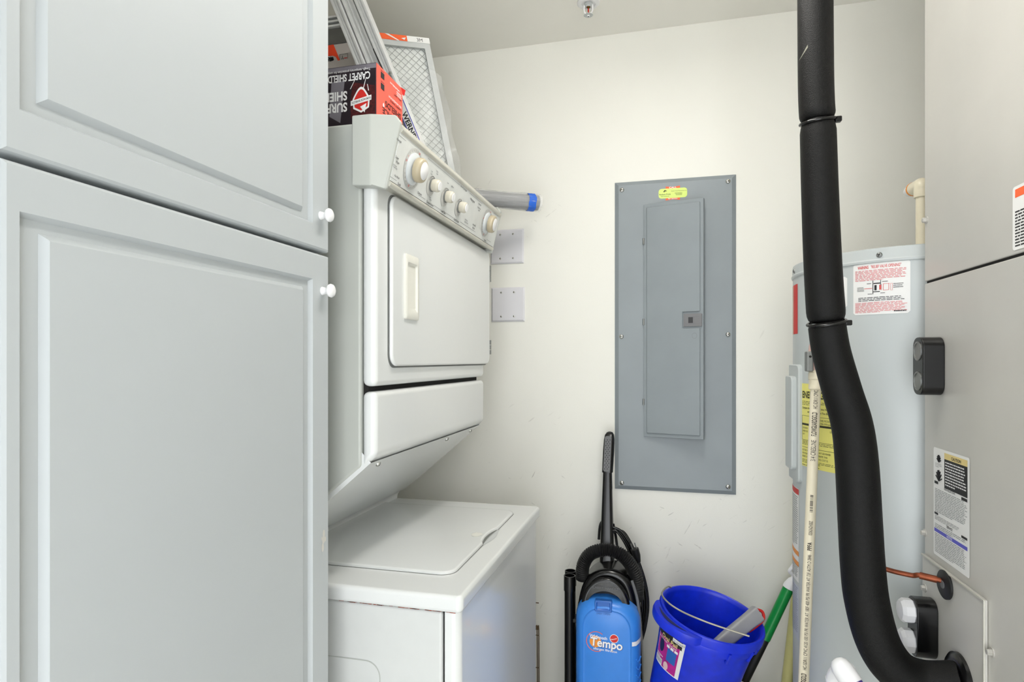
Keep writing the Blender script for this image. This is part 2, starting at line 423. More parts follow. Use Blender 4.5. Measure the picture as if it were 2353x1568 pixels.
    MB().box(BX-.01, FX-.02, YN+.01, YFAR-.01, zl-.02, zb+.02).build('panel_gap', M['dark'], t)
    # pan under the dryer
    u0 = Vector((FX-.012, 0, CZ-.186)); u1 = Vector((-.655, 0, CZ-.296)); u2 = Vector((-.745, 0, CZ-.372)); u3 = Vector((-.782, 0, WT+.022)); u4 = Vector((-.788, 0, WT+.002))
    prof = spline([u0, u1, u2, u3, u4], 6); nrm = Vector((.7, 0, -.71))
    V = []; F = []
    for p in prof:
        V += [(p.x, YN+.004, p.z-.004), (p.x, YFAR-.004, p.z-.004)]
    back = [(v[0]-.03, v[1], v[2]+.03) for v in V]
    n = len(prof)
    F = [(2*i, 2*i+1, 2*i+3, 2*i+2) for i in range(n-1)]
    ub = MB().add(V, F).add(V+back, [(2*i, 2*i+2, 2*n+2*i+2, 2*n+2*i) for i in range(n-1)]+[(2*i+1, 2*n+2*i+1, 2*n+2*i+3, 2*i+3) for i in range(n-1)])
    ub.build('underside_panel', M['enamel'], t, smooth=60)
    ty = (u1-u0).normalized(); pu = Plane(u0+Vector((0, (YN+YFAR)/2, -.004)), (0, 1, 0), -ty)
    nn = Vector((-ty.z, 0, ty.x)); nn = nn if nn.z < 0 else -nn
    R1 = rrect(-.28, .12, -.24, -.03, .03, 6)
    for y in (YN+.06, (YN+YFAR)/2+.1, YFAR-.05):
        p = u0+ty*.018+Vector((0, y, 0)); screw(t, Vector((p.x, y, p.z-.004)), nn, .006, M['chrome'], slotmat=M['dark'])
    # dryer door
    dy0, dy1 = at(892, 600, X=FX).y, at(1119, 600, X=FX).y
    dzt = (at(900, 458, X=FX).z+at(1114, 573, X=FX).z)/2; dzb = (at(900, 843, X=FX).z+at(1100, 836, X=FX).z)/2
    MB().prism(rrect(dy0-.003, dy1+.002, dzb-.0035, dzt+.003, .026, 8), YZ, FX-.004, FX+.0006).build('door_gap_ring', M['gap'], t)  # thin grey ring drawn for the shaded gap around the door
    door = MB().prism(rrect(dy0, dy1, dzb, dzt, .024, 8), YZ, FX+.0002, FX+.009).build('dryer_door', M['enamel'], t, bevel=.0045, bang=60)
    hx = FX+.009
    hy0, hy1 = at(928, 660, X=hx).y, at(958, 660, X=hx).y; hz0, hz1 = at(943, 735, X=hx).z, at(943, 588, X=hx).z
    R = lambda a, b, c, d, x: [(x, p, q) for p, q in rrect(a, b, c, d, .004, 3)]
    MB().loft([R(hy0, hy1, hz0, hz1, hx), R(hy0, hy1, hz0, hz1, hx+.004), R(hy0+.002, hy1-.002, hz0+.002, hz1-.002, hx+.0055),
               R(hy0+.008, hy1-.008, hz0+.014, hz1-.016, hx+.0055), R(hy0+.012, hy1-.009, hz0+.022, hz1-.02, hx+.0006)], False, True).build('door_handle', M['almond2'], door, smooth=35)
    for v0, v1 in ((606, 645), (781, 815)):
        z0, z1 = at(1111, v1, X=FX).z, at(1111, v0, X=FX).z; h = MB()
        for i in range(3):
            h.tube([(FX+.007, dy1+.003, z0+(z1-z0)*(i+.04)/3), (FX+.007, dy1+.003, z0+(z1-z0)*(i+.96)/3)], .0048, 10)
        h.box(FX, FX+.003, dy1-.003, dy1+.01, z0, z1); h.build('hinge', M['steel'], t)
    # console
    Pb = Vector((-.489, 0, CZ+.316)); Pt = Vector((-.4625, 0, CZ+.425)); ey = (Pt-Pb).normalized()
    poly = [(-.62, CB), (-.497, CB), (Pb.x-.006, Pb.z), (Pt.x-.006, Pt.z), (-.475, CZ+.437), (-.62, CZ+.437)]
    con = MB().prism(poly, XZ, YN+.004, YFAR-.004).build('console', M['trim'], t, bevel=.003)
    cap = lambda g: [(-.552, CB-.006-g), (Pb.x-.006, CB-.012-g), (Pb.x-.003, Pb.z-.006), (Pt.x-.001+g, Pt.z+.004), (Pt.x-.011, CZ+.4425+g), (-.552, CZ+.4425+g)]
    c0 = cap(0)
    def capmesh(ya, yb, yc):
        # outer plate with a chamfer towards the front
        outer = []
        for x, z in c0: outer.append((x, ya if x < -.52 else yb, z))
        o2 = [c0[0], (-.515, CB-.009), c0[1], c0[2], c0[3], c0[4], (-.515, CZ+.4425), c0[5]]
        out = [(x, ya if x < -.51 else yb, z) for x, z in o2]; inn = [(x, yc, z) for x, z in o2]
        n = len(o2); V = out+inn
        F = [(0, 1, 6, 7), (1, 2, 3, 4, 5, 6), list(range(n, 2*n))[::-1]]+[(i, (i+1) % n, n+(i+1) % n, n+i) for i in range(n)]
        return MB().add(V, F).build('console_end_cap', M['enamel_shaded'], t, bevel=.005, bang=20)
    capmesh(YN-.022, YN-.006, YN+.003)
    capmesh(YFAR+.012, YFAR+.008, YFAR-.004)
    # printed fascia
    fw = (Pt-Pb).length; fo = Pb+ey*.011; fo.y = 0
    fp = Plane(fo, (0, 1, 0), ey); fh = fw-.024
    fas = MB().prism([(YN+.001, .0), (YFAR-.003, .0), (YFAR-.003, fh), (YN+.001, fh)], lambda x, y, a: fp.m(x, y, a), -.008, -.0005).build('fascia', mat('fascia enamel', (216, 218, 215), .35), con)
    lo_ = MB().tube([fp.m(YN+.001, -.006, -.003), fp.m(YFAR-.003, -.006, -.003)], .0055, 10).build('lower_trim', M['trim'], con)
    hi_ = MB().tube([fp.m(YN+.001, fh+.005, -.003), fp.m(YFAR-.003, fh+.005, -.003)], .006, 10).build('upper_trim', M['trim'], con)
    def loc(u, v):
        p = hit(u, v, fp.o, fp.n); q = p-fp.o; return q.dot(fp.ex), q.dot(fp.ey)
    ink = MB(); gry = MB(); red = MB(); pale = MB()
    def ring(mb, x, y, r0, r1, a0=0, a1=2*PI, h=.0003, n=32):
        V = []
        for i in range(n+1):
            a = a0+(a1-a0)*i/n
            V += [fp.m(x+r0*math.cos(a), y+r0*math.sin(a), h), fp.m(x+r1*math.cos(a), y+r1*math.sin(a), h)]
        mb.add(V, [(2*i, 2*i+1, 2*i+3, 2*i+2) for i in range(n)])
    big = [(loc(949, 389), .0305, .0235, .6), (loc(1118, 513), .029, .0235, .7)]
    for (x, y), rs, rk, hgt in big:
        ring(pale, x, y, rs, rs+.0085)
        for i in range(26):
            a = 2*PI*i/26; c = red if i % 8 == 3 else gry
            c.text(random.choice(['4', '6', '8', '10', '12', '2']), .0042, fp, x+(rs+.0045)*math.cos(a), y+(rs+.0045)*math.sin(a)-.0015, 'C')
        for a in (1.2, 3.0, 4.6): red.text('Off', .005, fp, x+(rs+.0045)*math.cos(a), y+(rs+.0045)*math.sin(a), 'C', .01)
        skm = mat('silver dial skirt', (206, 211, 213), .2)
        kb = MB().lathe([(rs, 0), (rs, .003), (rs-.0015, .0045), (rs*.62, .006), (rk*.7, .0065)], fp.m(x, y), fp.n, 36).build('dial_skirt', skm, con, smooth=40)
        MB().lathe([(rk*.7, .006), (rk*.7, .012)], fp.m(x, y), fp.n, 24).build('dial_hub', skm, con)
        kn = MB().lathe([(rk*.95, .009), (rk, .0105), (rk, .019), (rk*.93, .0225), (rk*.8, .024), (rk*.74, .0243)], fp.m(x, y), fp.n, 32).build('control_knob', M['almond'], con, smooth=50)
        MB().lathe([(rk*.74, .024), (rk*.66, .0258), (.001, .0262)], fp.m(x, y), fp.n, 28).build('knob_face', M['plastic_w'], kn, smooth=50)
    small = [loc(992, 425), loc(1024, 451), loc(1055, 475)]
    for x, y in small:
        ring(gry, x, y, .0162, .018, .35, 2.8); ring(pale, x-.003, y-.003, 0, .021)
        MB().lathe([(.014, 0), (.014, .003)], fp.m(x, y), fp.n, 24).build('knob_collar', M['gap'], con)
        kn = MB().lathe([(.012, .003), (.0128, .005), (.013, .014), (.012, .0175), (.0095, .019)], fp.m(x, y), fp.n, 28).build('control_knob', mat('pale tan knob', (206, 201, 186), .35), con, smooth=50)
        MB().lathe([(.0095, .0188), (.0085, .0202), (.001, .0206)], fp.m(x, y), fp.n, 24).build('knob_face', M['plastic_w'], kn, smooth=50)
    def put(mb, s, u, v, size=.0062, al='L', b=.008): x, y = loc(u, v); mb.text(s, size, fp, x, y, al, b)
    put(ink, 'Normal', 911, 321); put(ink, 'Super', 908, 362); put(ink, 'Wash', 909, 373)
    put(gry, 'Pull Start', 903, 379, .0042); put(gry, 'Push Stop', 903, 384, .0042); put(ink, 'Pre Wash', 906, 405, .0052); put(ink, 'Soak', 913, 424, .007)
    put(ink, 'Delicate', 959, 444); put(ink, 'Temperature', 979, 465, .0072); put(ink, 'Load Size', 1013, 486, .0072); put(ink, 'Push To Start', 1042, 505, .0066)
    put(gry, 'Hot', 986, 454, .0045); put(gry, 'Warm', 986, 459, .0045); put(gry, 'Cold', 990, 394, .0045); put(gry, 'Cold', 989, 400, .0045)
    put(gry, 'Warm', 1002, 394, .0045); put(gry, 'Cold', 1002, 400, .0045); put(gry, 'Small', 1027, 421, .0045); put(gry, 'Medium', 1037, 429, .0045)
    put(ink, 'End of Cycle Signal', 1058, 429, .006); put(gry, 'Heavy Duty', 1068, 505, .0045); put(gry, 'Large Capacity', 1067, 510, .0045)
    put(ink, 'Automatic', 1099, 469, .0056); put(ink, 'Perm Press', 1097, 477, .0056); put(ink, 'Auto', 1099, 484, .005)
    put(ink, 'Automatic', 1086, 517, .0056); put(ink, 'Delicate', 1085, 524, .0056); put(ink, 'Fluff Air', 1112, 553, .0056); put(ink, 'Whirlpool', 1080, 459, .0085, b=0)
    for (u0, v0, u1, v1) in ((917, 311, 933, 325), (983, 365, 1056, 425), (1079, 444, 1108, 469), (896, 406, 911, 416), (962, 449, 977, 459), (996, 472, 1014, 484), (1025, 490, 1042, 502), (1057, 511, 1092, 533), (1134, 490, 1144, 497), (1118, 551, 1128, 557)):
        x0, y0 = loc(u0, v0); x1, y1 = loc(u1, v1); y = (y0+y1)/2; gry.rect(fp, x0, x1, y, y+.0007)
    for mb, m, nm in ((pale, mat('pale dial print', (198, 198, 194), .5), 'dial_print'), (ink, M['ink'], 'lettering'), (gry, M['greyink'], 'fine_lettering'), (red, M['red'], 'red_lettering')):
        mb.build(nm, m, con, smooth=0)
laundry()

# ------------------------------------------------------------------ things on top of the dryer
DTOP = CZ+.438
def carton():
    x1, y0, y1, z0, z1 = -.565, 1.12, 1.245, DTOP+.001, CZ+.5985
    x0 = -.97
    t = thing('carpet_film_carton', 'black and red carton standing upside down on the dryer top', 'box', ((x0+x1)/2, (y0+y1)/2, z0))
    MB().box(x0, x1, y0, y1, z0, z1).build('carton_body', M['boxblack'], t, bevel=.0012)
    MB().box(x1-.001, x1+.0006, y0+.001, y1-.001, z0, z1-.001).build('end_flap', M['boxred'], t)
    # crumpled flap corner
    MB().add([(x1, y1-.01, z1), (x1+.006, y1+.004, z1-.002), (x1+.002, y1+.006, z1-.014), (x1, y1-.002, z1-.012)], [(0, 1, 2), (0, 2, 3)]).build('torn_corner', M['red'], t, smooth=0)
    f = Plane((x1, y0, z1), (-1, 0, 0), (0, 0, -1))          # upside down on the long side
    w = MB(); fo = f
    class Flip:                                             # outward normal must face the room
        def m(s, x, y, h=0): return Vector((x1-x, y0-h, z1-y))
    F = Flip()
    g = lambda u, v: (x1-at(u, v, Y=y0).x, z1-at(u, v, Y=y0).z)
    w.text('CARPET SHIELDS', .0205, F, *g(851, 164), 'L', .025, sx=.66); x, y = g(851, 155); w.text('Tough, temporary protection for carpets', .0072, F, x, y, 'L', sx=.85)
    w.text('SHIELDS', .0255, F, *g(798, 210), 'L', .03, sx=.8); w.text('SURFACE', .0255, F, *g(798, 236), 'L', .03, sx=.8)
    # shield emblem (outline, red fill, banner)
    cx, cy = g(830, 232)
    sh = [(0, -.026), (-.019, -.016), (-.021, .004), (-.017, .012), (-.008, .026), (0, .031), (.008, .026), (.017, .012), (.021, .004), (.019, -.016)]
    # emblem is printed upright for a reader of the upside-down face
    sh = [(p.x, p.y) for p in spline([(a, b, 0) for a, b in sh[2:9]], 4)]+[(.019, -.016), (0, -.026), (-.019, -.016)]
    em = lambda k, h: [F.m(cx+px*k*.82, cy-py*k*.82, h) for px, py in sh]
    w.add(em(1.12, .0004), [list(range(len(sh)))])
    r = MB().add(em(.92, .0006), [list(range(len(sh)))])
    w.add([F.m(cx+a, cy+b, .0009) for a, b in ((-.023, -.010), (.023, -.0015), (.023, .0085), (-.023, .0)) ], [(0, 1, 2, 3)])
    w.add([F.m(cx+a, cy+b, .0009) for a, b in ((-.008, .0245), (-.012, .006), (.002, .012))], [(0, 1, 2)])
    for (a, b), (c, d) in (((842, 178), (835, 207)), ((818, 180), (806, 205)), ((845, 193), (848, 208))):
        p0, p1 = g(a, b), g(c, d); w.add([F.m(p0[0], p0[1], .0003), F.m(p0[0]+.0012, p0[1], .0003), F.m(p1[0]+.0018, p1[1], .0003), F.m(p1[0], p1[1], .0003)], [(0, 1, 2, 3)])
    k = MB().text('SURFACE SHIELDS', .0058, F, cx-.0215, cy-.0068, 'L', .01, .0012, rot=.185, fit=.043)
    gm = MB().add([F.m(a, b, .0002) for a, b in ((.07, .03), (.1, .03), (.105, .1), (.08, .115))], [(0, 1, 2, 3)]).rect(F, .0, .11, .0015, .011, .0002)
    MB().add([F.m(*g(u, v), .0001) for u, v in ((862, 196), (812, 190), (806, 225), (806, 272), (862, 268))], [list(range(5))]).build('carpet_picture', mat('dark red carpet print', (74, 16, 20), .45, var=.6, vs_=220), t, smooth=0)
    bt = gm.build('grey_panel_print', M['boxgrey'], t, smooth=0)
    w.build('white_print', M['white'], t, smooth=0); r.build('red_emblem', M['red'], t, smooth=0); k.build('banner_lettering', M['ink'], t, smooth=0)
    class Flip2:
        def m(s, x, y, h=0): return Vector((x1+.0008+h, y1-x, z1-y))
    E2 = Flip2(); b = MB(); wh = MB(); dk = MB()
    g2 = lambda u, v: (lambda p: (y1-p.y, z1-p.z))(at(u, v, X=x1+.0008))
    def fl(mb, st, a, e, cap, bo=.012):
        (xa, ya), (xb, yb) = g2(*a), g2(*e); mb.text(st, cap/.7, E2, xa, (ya+yb)/2, 'L', bo, fit=xb-xa)
    fl(b, 'SHIELDS', (921, 259), (885, 236), .0125, .02); fl(b, 'SURFACE', (921, 277), (879, 251), .0125, .02)
    fl(b, 'CARPET SHIELD', (922, 250), (896, 231), .0045); fl(b, '24IN X 200FT', (922, 230), (905, 215), .0045)
    fl(wh, 'SELF-ADHESIVE FILM', (922, 243), (893, 222), .0042); fl(wh, 'surfaceshields.com', (918, 207), (896, 190), .0045)
    for v in (219, 223, 227):
        (xa, ya), (xb, yb) = g2(922, v), g2(911, v-8); wh.rect(E2, xa, xb, (ya+yb)/2, (ya+yb)/2+.0015)
    for va in (168, 193):
        (xa, ya), (xb, yb) = g2(883, va+8), g2(875, va+9); dk.rect(E2, xa, xb, ya-.004, ya+.0085)
        dk.rect(E2, xa, xb, ya-.0075, ya-.0065)
    (xa, ya) = g2(881, 242); wh.add([E2.m(xa+px*.16, ya-py*.16, .0005) for px, py in sh], [list(range(len(sh)))])
    b.build('dark_lettering', mat('brown black print', (70, 26, 22), .6), t, smooth=0); wh.build('white_lettering', M['white'], t, smooth=0)
    d = dk.build('icon_print', M['ink'], t, smooth=0)
carton()

def ladder():
    Y0 = 1.30
    t = thing('folded_step_ladder', 'folded aluminium step ladder leaning over the dryer top', 'ladder', (-.62, 1.4, DTOP))
    top = at(834, 0, Y=Y0); bot = at(966, 322, Y=Y0)
    d = (top-bot).normalized(); w = Vector((d.z, 0, -d.x))            # w points to the right across the rail
    if w.x < 0: w = -w
    b0 = bot-d*((bot.z-DTOP-.012)/d.z); ztop = CEIL-.06; L = (ztop-b0.z)/d.z
    def rail(o0, o1, y0, y1, name, s0=0, s1=L, m='alu', lip=.006):
        # C-channel: web facing the camera with two proud lips
        mb = MB()
        for a, b, ya, yb in ((o0, o1, y0+.004, y0+.007), (o0, o0+lip, y0, y1), (o1-lip, o1, y0, y1), ((o0+o1)/2-.0015, (o0+o1)/2+.0015, y0+.001, y0+.005)):
            V = []
            for s in (s0, s1):
                for yy in (ya, yb):
                    for q in (a, b): V.append(b0+d*s+w*q+Vector((0, yy-Y0, 0)))
            mb.add(V, [(0, 2, 3, 1), (4, 5, 7, 6), (0, 1, 5, 4), (2, 6, 7, 3), (0, 4, 6, 2), (1, 3, 7, 5)])
        return mb.build(name, M[m], t, bevel=.0012, seg=2)
    rail(-.021, 0, Y0, Y0+.03, 'front_rail'); rail(-.05, -.0235, Y0+.004, Y0+.03, 'spreader_rail', .03); rail(-.074, -.053, Y0-.004, Y0+.026, 'rear_rail', .04)
    lb0 = Vector((-1.0, Y0+.02, DTOP+.02)); lt0 = Vector((-1.06, Y0+.02, ztop))
    MB().tube([lb0, lt0], .016, 4).build('left_rail', M['alu'], t, smooth=0)
    for v0, v1, s1 in ((76, 45, 0), (250, 222, 0)):                          # ribbed treads running across to the other rail
        za, zb_ = at(780, v0, Y=Y0+.03).z, at(780, v1, Y=Y0+.03).z
        xe = b0.x+d.x*((za+zb_)/2-b0.z)/d.z-.07
        st_ = MB().box(-1.03, xe, Y0+.012, Y0+.07, za, zb_).build('step', M['steel'], t)
        for i in range(3):
            zz = za+(zb_-za)*(i+.2)/3; MB().box(-1.03, xe, Y0+.004, Y0+.014, zz, zz+(zb_-za)*.17).build('step_rib', M['alu'], st_, bevel=.001)
    mb = MB(); V = []
    for s in (-.012, .0):
        for yy in (-.003, .032):
            for q in (-.024, .003): V.append(b0+d*(s+.013)+w*q+Vector((0, yy, 0)))
    mb.add(V, [(0, 2, 3, 1), (4, 5, 7, 6), (0, 1, 5, 4), (2, 6, 7, 3), (0, 4, 6, 2), (1, 3, 7, 5)]); mb.build('rubber_foot', M['blackm'], t)
    # rivet and black spreader slot
    p = b0+d*.235+w*-.006; MB().lathe([(.005, 0), (.004, .003), (.001, .004)], p+Vector((0, .0005, 0)), (0, -1, 0), 14).build('rivet', M['chrome'], t)
    V = [b0+d*s+w*q+Vector((0, -.0002, 0)) for s, q in ((.22, -.0185), (.31, -.0225), (.31, -.0205), (.22, -.0165))]
    MB().add(V, [(0, 1, 2, 3)]).build('spreader_slot', M['dark'], t, smooth=0)
    # maker's strip along the front rail
    pl = Plane(b0+w*-.0105+Vector((0, -.0006, 0)), -d, Vector((0, 0, 0))+w) if False else None
    class St:
        def m(s, x, y, h=0): return b0+d*(.165-x)+w*(-.0105+y)+Vector((0, -.0008-h, 0))
    st = St()
    lb = MB().add([st.m(x, y) for x, y in rrect(0, .128, -.0095, .0095, .003, 3)], [list(range(16))]).build('maker_strip', M['paper'], t, smooth=0)
    MB().text('WERNER', .0165, st, .03, -.0058, 'L', .02, fit=.078).build('strip_lettering', M['ink'], lb, smooth=0)
    k = MB()
    for a, b in ((-.0095, -.0078), (.0078, .0095)): k.add([st.m(x, y, .0003) for x, y in ((.002, a), (.126, a), (.126, b), (.002, b))], [(0, 1, 2, 3)])
    k.build('strip_border', M['blueink'], lb, smooth=0)
ladder()

def filters():
    Y0 = 1.615
    TR = at(985, 88, Y=Y0); BR = at(1045, 390, Y=Y0)
    d = (TR-BR).normalized(); w = Vector((-.895, -.446, 0)); back = Vector((-.446, .895, 0))
    b = BR-d*((BR.z-DTOP-.003)/d.z); L = (TR-b).length
    t = thing('furnace_filter_pack', 'pleated furnace filters with wire mesh in torn clear wrap on the dryer', 'air filter', (b.x, Y0, DTOP))
    P = lambda x, y, z=0: b+w*x+d*y+back*z
    Wd = .2; fr = .017; dp = .022
    def bar(x0, x1, y0, y1, z0, z1, nm, m):
        V = [P(x, y, z) for z in (z0, z1) for y in (y0, y1) for x in (x0, x1)]
        return MB().add(V, [(0, 2, 3, 1), (4, 5, 7, 6), (0, 1, 5, 4), (2, 6, 7, 3), (0, 4, 6, 2), (1, 3, 7, 5)]).build(nm, m, t)
    for k in range(3):
        z0 = k*(dp+.003); e = k*.004
        bar(-e, fr-e, 0, L, z0, z0+dp, 'cardboard_frame', M['cardgrey']); bar(Wd-fr, Wd, 0, L, z0, z0+dp, 'cardboard_frame', M['cardgrey'])
        bar(fr, Wd-fr, 0, fr, z0, z0+dp, 'cardboard_frame', M['cardgrey']); bar(fr-e, Wd-fr, L-fr*1.9, L, z0, z0+dp, 'cardboard_frame', M['cardgrey'])
    # pleats
    n = 46; V = []
    for i in range(n+1):
        y = fr+(L-2*fr)*i/n; z = .0085 if i % 2 else .0125
        V += [P(fr, y, z), P(Wd-fr, y, z)]
    MB().add(V, [(2*i, 2*i+1, 2*i+3, 2*i+2) for i in range(n)]).build('pleated_media', M['media'], t, smooth=80)
    # expanded wire mesh: crossing zig-zag strands
    g = MB(); cw, chh = .042, .021
    rows = int((L-2*fr)/chh)
    for j in range(rows+1):
        for s in (0, 1):
            pts = []
            for i in range(int((Wd-2*fr)/cw*2)+1):
                x = fr+i*cw/2; y = fr+j*chh+((i+s) % 2)*chh
                if y <= L-fr: pts.append(P(x, y, .0068))
            if j % 1 == 0 and len(pts) > 2: g.tube(pts, .0006, 4, False)
    g.build('wire_mesh', M['wire'], t, smooth=0)
    # printed top rail
    class TS:
        def m(s, x, y, h=0): return P(Wd-x, L-fr+y, -.0006-h)
    ts = TS(); xo = Wd-.062
    MB().rect(ts, .0, Wd+.001, .0, fr).build('white_edge_label', M['paper'], t, smooth=0)
    o = MB().add([ts.m(x, y, .0004) for x, y in ((.0, 0), (xo, 0), (xo, fr), (.0, fr))], [(0, 1, 2, 3)]).build('orange_edge_band', M['orange'], t, smooth=0)
    MB().add([ts.m(x, y, .0007) for x, y in ((xo-.06, fr), (xo-.05, fr), (xo-.022, .0), (xo-.028, 0))], [(0, 1, 2, 3)]).add([ts.m(x, y, .0007) for x, y in ((xo-.016, .008), (xo-.003, .011), (xo-.008, .003))], [(0, 1, 2)]).build('white_swoosh', M['white'], t, smooth=0)
    MB().text('3M', .014, ts, xo+.026, .003, 'L', 0, .0006).build('edge_lettering', M['ink'], t, smooth=0)
    # torn film
    rnd = random.Random(3); V = []; F = []; nx, ny = 10, 22
    for j in range(ny+1):
        for i in range(nx+1):
            y = .02+(L*.76-.02)*j/ny; x = -.014+(.16)*i/nx
            z = -.010-.008*math.sin(i*1.3+j*.5)+rnd.uniform(-.004, .004)
            if i == 0: x += rnd.uniform(-.002, .002)+.003*math.sin(j*.7)
            if j == ny: y += rnd.uniform(-.012, .02)
            V.append(P(x, y, z))
    for j in range(ny):
        for i in range(nx): F.append((j*(nx+1)+i, j*(nx+1)+i+1, (j+1)*(nx+1)+i+1, (j+1)*(nx+1)+i))
    k = len(V)
    for j in range(ny+1):
        y = .02+(L*.76-.02)*j/ny
        V.append(P(-.02+rnd.uniform(-.004, .003), y, .035)); V.append(P(-.014+rnd.uniform(-.004, .003), y, .075))
    for j in range(ny):
        F.append((j*(nx+1), (j+1)*(nx+1), k+2*j+2, k+2*j)); F.append((k+2*j, k+2*j+2, k+2*j+3, k+2*j+1))
    MB().add(V, F).build('torn_film', M['film'], t, smooth=70)
filters()

def behind_ladder():
    y = 1.34
    # carton with orange swoosh
    a = at(757, 104, Y=1.62); x1 = at(815, 120, Y=1.62).x
    x0, z1 = -1.1, a.z
    t = thing('filter_carton', 'pale carton with orange swoosh behind the folded ladder', 'box', (-.98, 1.64, DTOP))
    MB().box(x0, x1, 1.62, 1.695, DTOP+.001, z1).build('carton_body', M['carton'], t, bevel=.001)
    class Fs:
        def m(s, x, y, h=0): return Vector((at(757, 104, Y=1.62).x+x*.00117, 1.62-h, z1-y*.00117))
    f = Fs()
    MB().add([f.m(x, y, .0006) for x, y in ((-60, 0), (12, 0), (30, 42), (24, 42), (18, 32), (10, 28), (-60, 26))], [list(range(7))]).build('orange_swoosh', mat('deep orange print', (240, 66, 18), .5), t, smooth=0)
    k = MB()
    for i in range(14): k.tube([f.m(random.uniform(-6, 13), random.uniform(30, 42), .0006) for _ in range(3)], .0012, 4)
    for x0_, y0_, x1_, y1_ in ((29, 27, 52, 28), (29, 27, 30, 40), (51, 27, 52, 40), (36, 31, 37.5, 38), (34, 37, 35.5, 41), (38, 37, 39.5, 41)): k.add([f.m(x, y, .0006) for x, y in ((x0_, y0_), (x1_, y0_), (x1_, y1_), (x0_, y1_))], [(0, 1, 2, 3)])
    k.build('black_print', M['ink'], t, smooth=0)
    MB().add([f.m(x, y, .0006) for x, y in ((41, 37), (50, 37), (50, 39), (41, 39))], [(0, 1, 2, 3)]).build('red_print', M['red'], t, smooth=0)
    # dark grey slab filling the band above it
    zt = at(757, 76, Y=1.62).z
    p = MB().box(-1.1, x1-.03, 1.625, 1.69, z1+.0005, zt).build('dark_grey_slab', M['rollgrey'], bevel=.004)
    tag(p, 'dark grey slab lying on the orange and white carton', 'pad')
    # crumpled white rag behind the console
    c = at(940, 308, Y=1.262); rnd = random.Random(5); mb = MB()
    bm = bmesh.new(); bmesh.ops.create_icosphere(bm, subdivisions=3, radius=1)
    for v in bm.verts:
        q = v.co; k = 1+.22*math.sin(5*q.x+3*q.z)+.15*math.sin(9*q.y-4*q.x)+rnd.uniform(-.05, .05)
        v.co = Vector((c.x-.022+q.x*.028*k, c.y+q.y*.012*k, DTOP+.004+max(-.003, q.z*.05*k+.03*q.x)))
    mb.add([v.co.copy() for v in bm.verts], [[v.index for v in f.verts] for f in bm.faces]); bm.free()
    tag(mb.build('crumpled_rag', M['rag'], smooth=50), 'crumpled white rag poking up behind the dryer console', 'rag')
behind_ladder()

def roll():
    e = at(1238, 467, Y=1.9); p = at(1100, 455, Y=1.8); d = (p-e).normalized()
    t = thing('wrapped_grey_roll', 'dark grey roll in clear wrap with blue tape, jutting behind the dryer', 'roll', tuple(e+d*.3))
    L = .36; r = .0255
    MB().tube([e+d*.004, e+d*L], r-.002, 28).build('rolled_sheet', M['rollgrey'], t)
    sp = MB(); ax = d; a = ax.orthogonal().normalized(); b = ax.cross(a); pts = []
    for i in range(70):
        q = i/70; ang = q*2*PI*4; rr = (r-.003)*(1-q*.85); pts.append(e+d*.003+(a*math.cos(ang)+b*math.sin(ang))*rr)
    sp.tube(pts, .0009, 4).build('spiral_edge', M['blackm'], t)
    rings = []; rnd = random.Random(9); n = 30
    for j in range(15):
        s = L*j/14-.004
        rings.append([e+d*s+(a*math.cos(2*PI*k/n)+b*math.sin(2*PI*k/n))*(r+.0008+.0016*math.sin(k*2.1+j*.8)+rnd.uniform(-.0006, .0006)) for k in range(n)])
    MB().loft(rings, False, False).build('clear_wrap', M['film2'], t, smooth=80)
    rings = []
    for j in range(7):
        s = .016+.024*j/6
        rings.append([e+d*(s+.0012*math.sin(k))+(a*math.cos(2*PI*k/n)+b*math.sin(2*PI*k/n))*(r+.0022+.0005*math.sin(k*3+j)) for k in range(n)])
    MB().loft(rings, False, False).build('tape_band', M['tape'], t, smooth=80)
roll()

# ------------------------------------------------------------------ back wall: blank plates, breaker panel
def plate(u0, u1, v0, v1, label):
    a = at(u0, v1, Y=D); b = at(u1, v0, Y=D); cx, cz = (a.x+b.x)/2, (a.z+b.z)/2; h = .0585
    t = thing('blank_wall_plate', label, 'wall plate', (cx, D, cz), 'blank wall plates beside the dryer')
    R = lambda q, y: [(cx-q, y, cz-q), (cx+q, y, cz-q), (cx+q, y, cz+q), (cx-q, y, cz+q)]
    MB().loft([R(h, D-.0003), R(h, D-.0025), R(h-.005, D-.0065)]).build('plate', M['plate'], t, smooth=10)
    for dx in (-.023, .022):
        for dz in (-.041, .041): screw(t, (cx+dx, D-.0063, cz+dz), (0, -1, 0), .0036, M['chrome'], slotmat=M['dark'])
plate(1127, 1205, 527, 607, 'upper blank white wall plate, partly behind the dryer console')
plate(1130, 1206, 659, 741, 'lower blank white wall plate on the cream wall beside the dryer door')

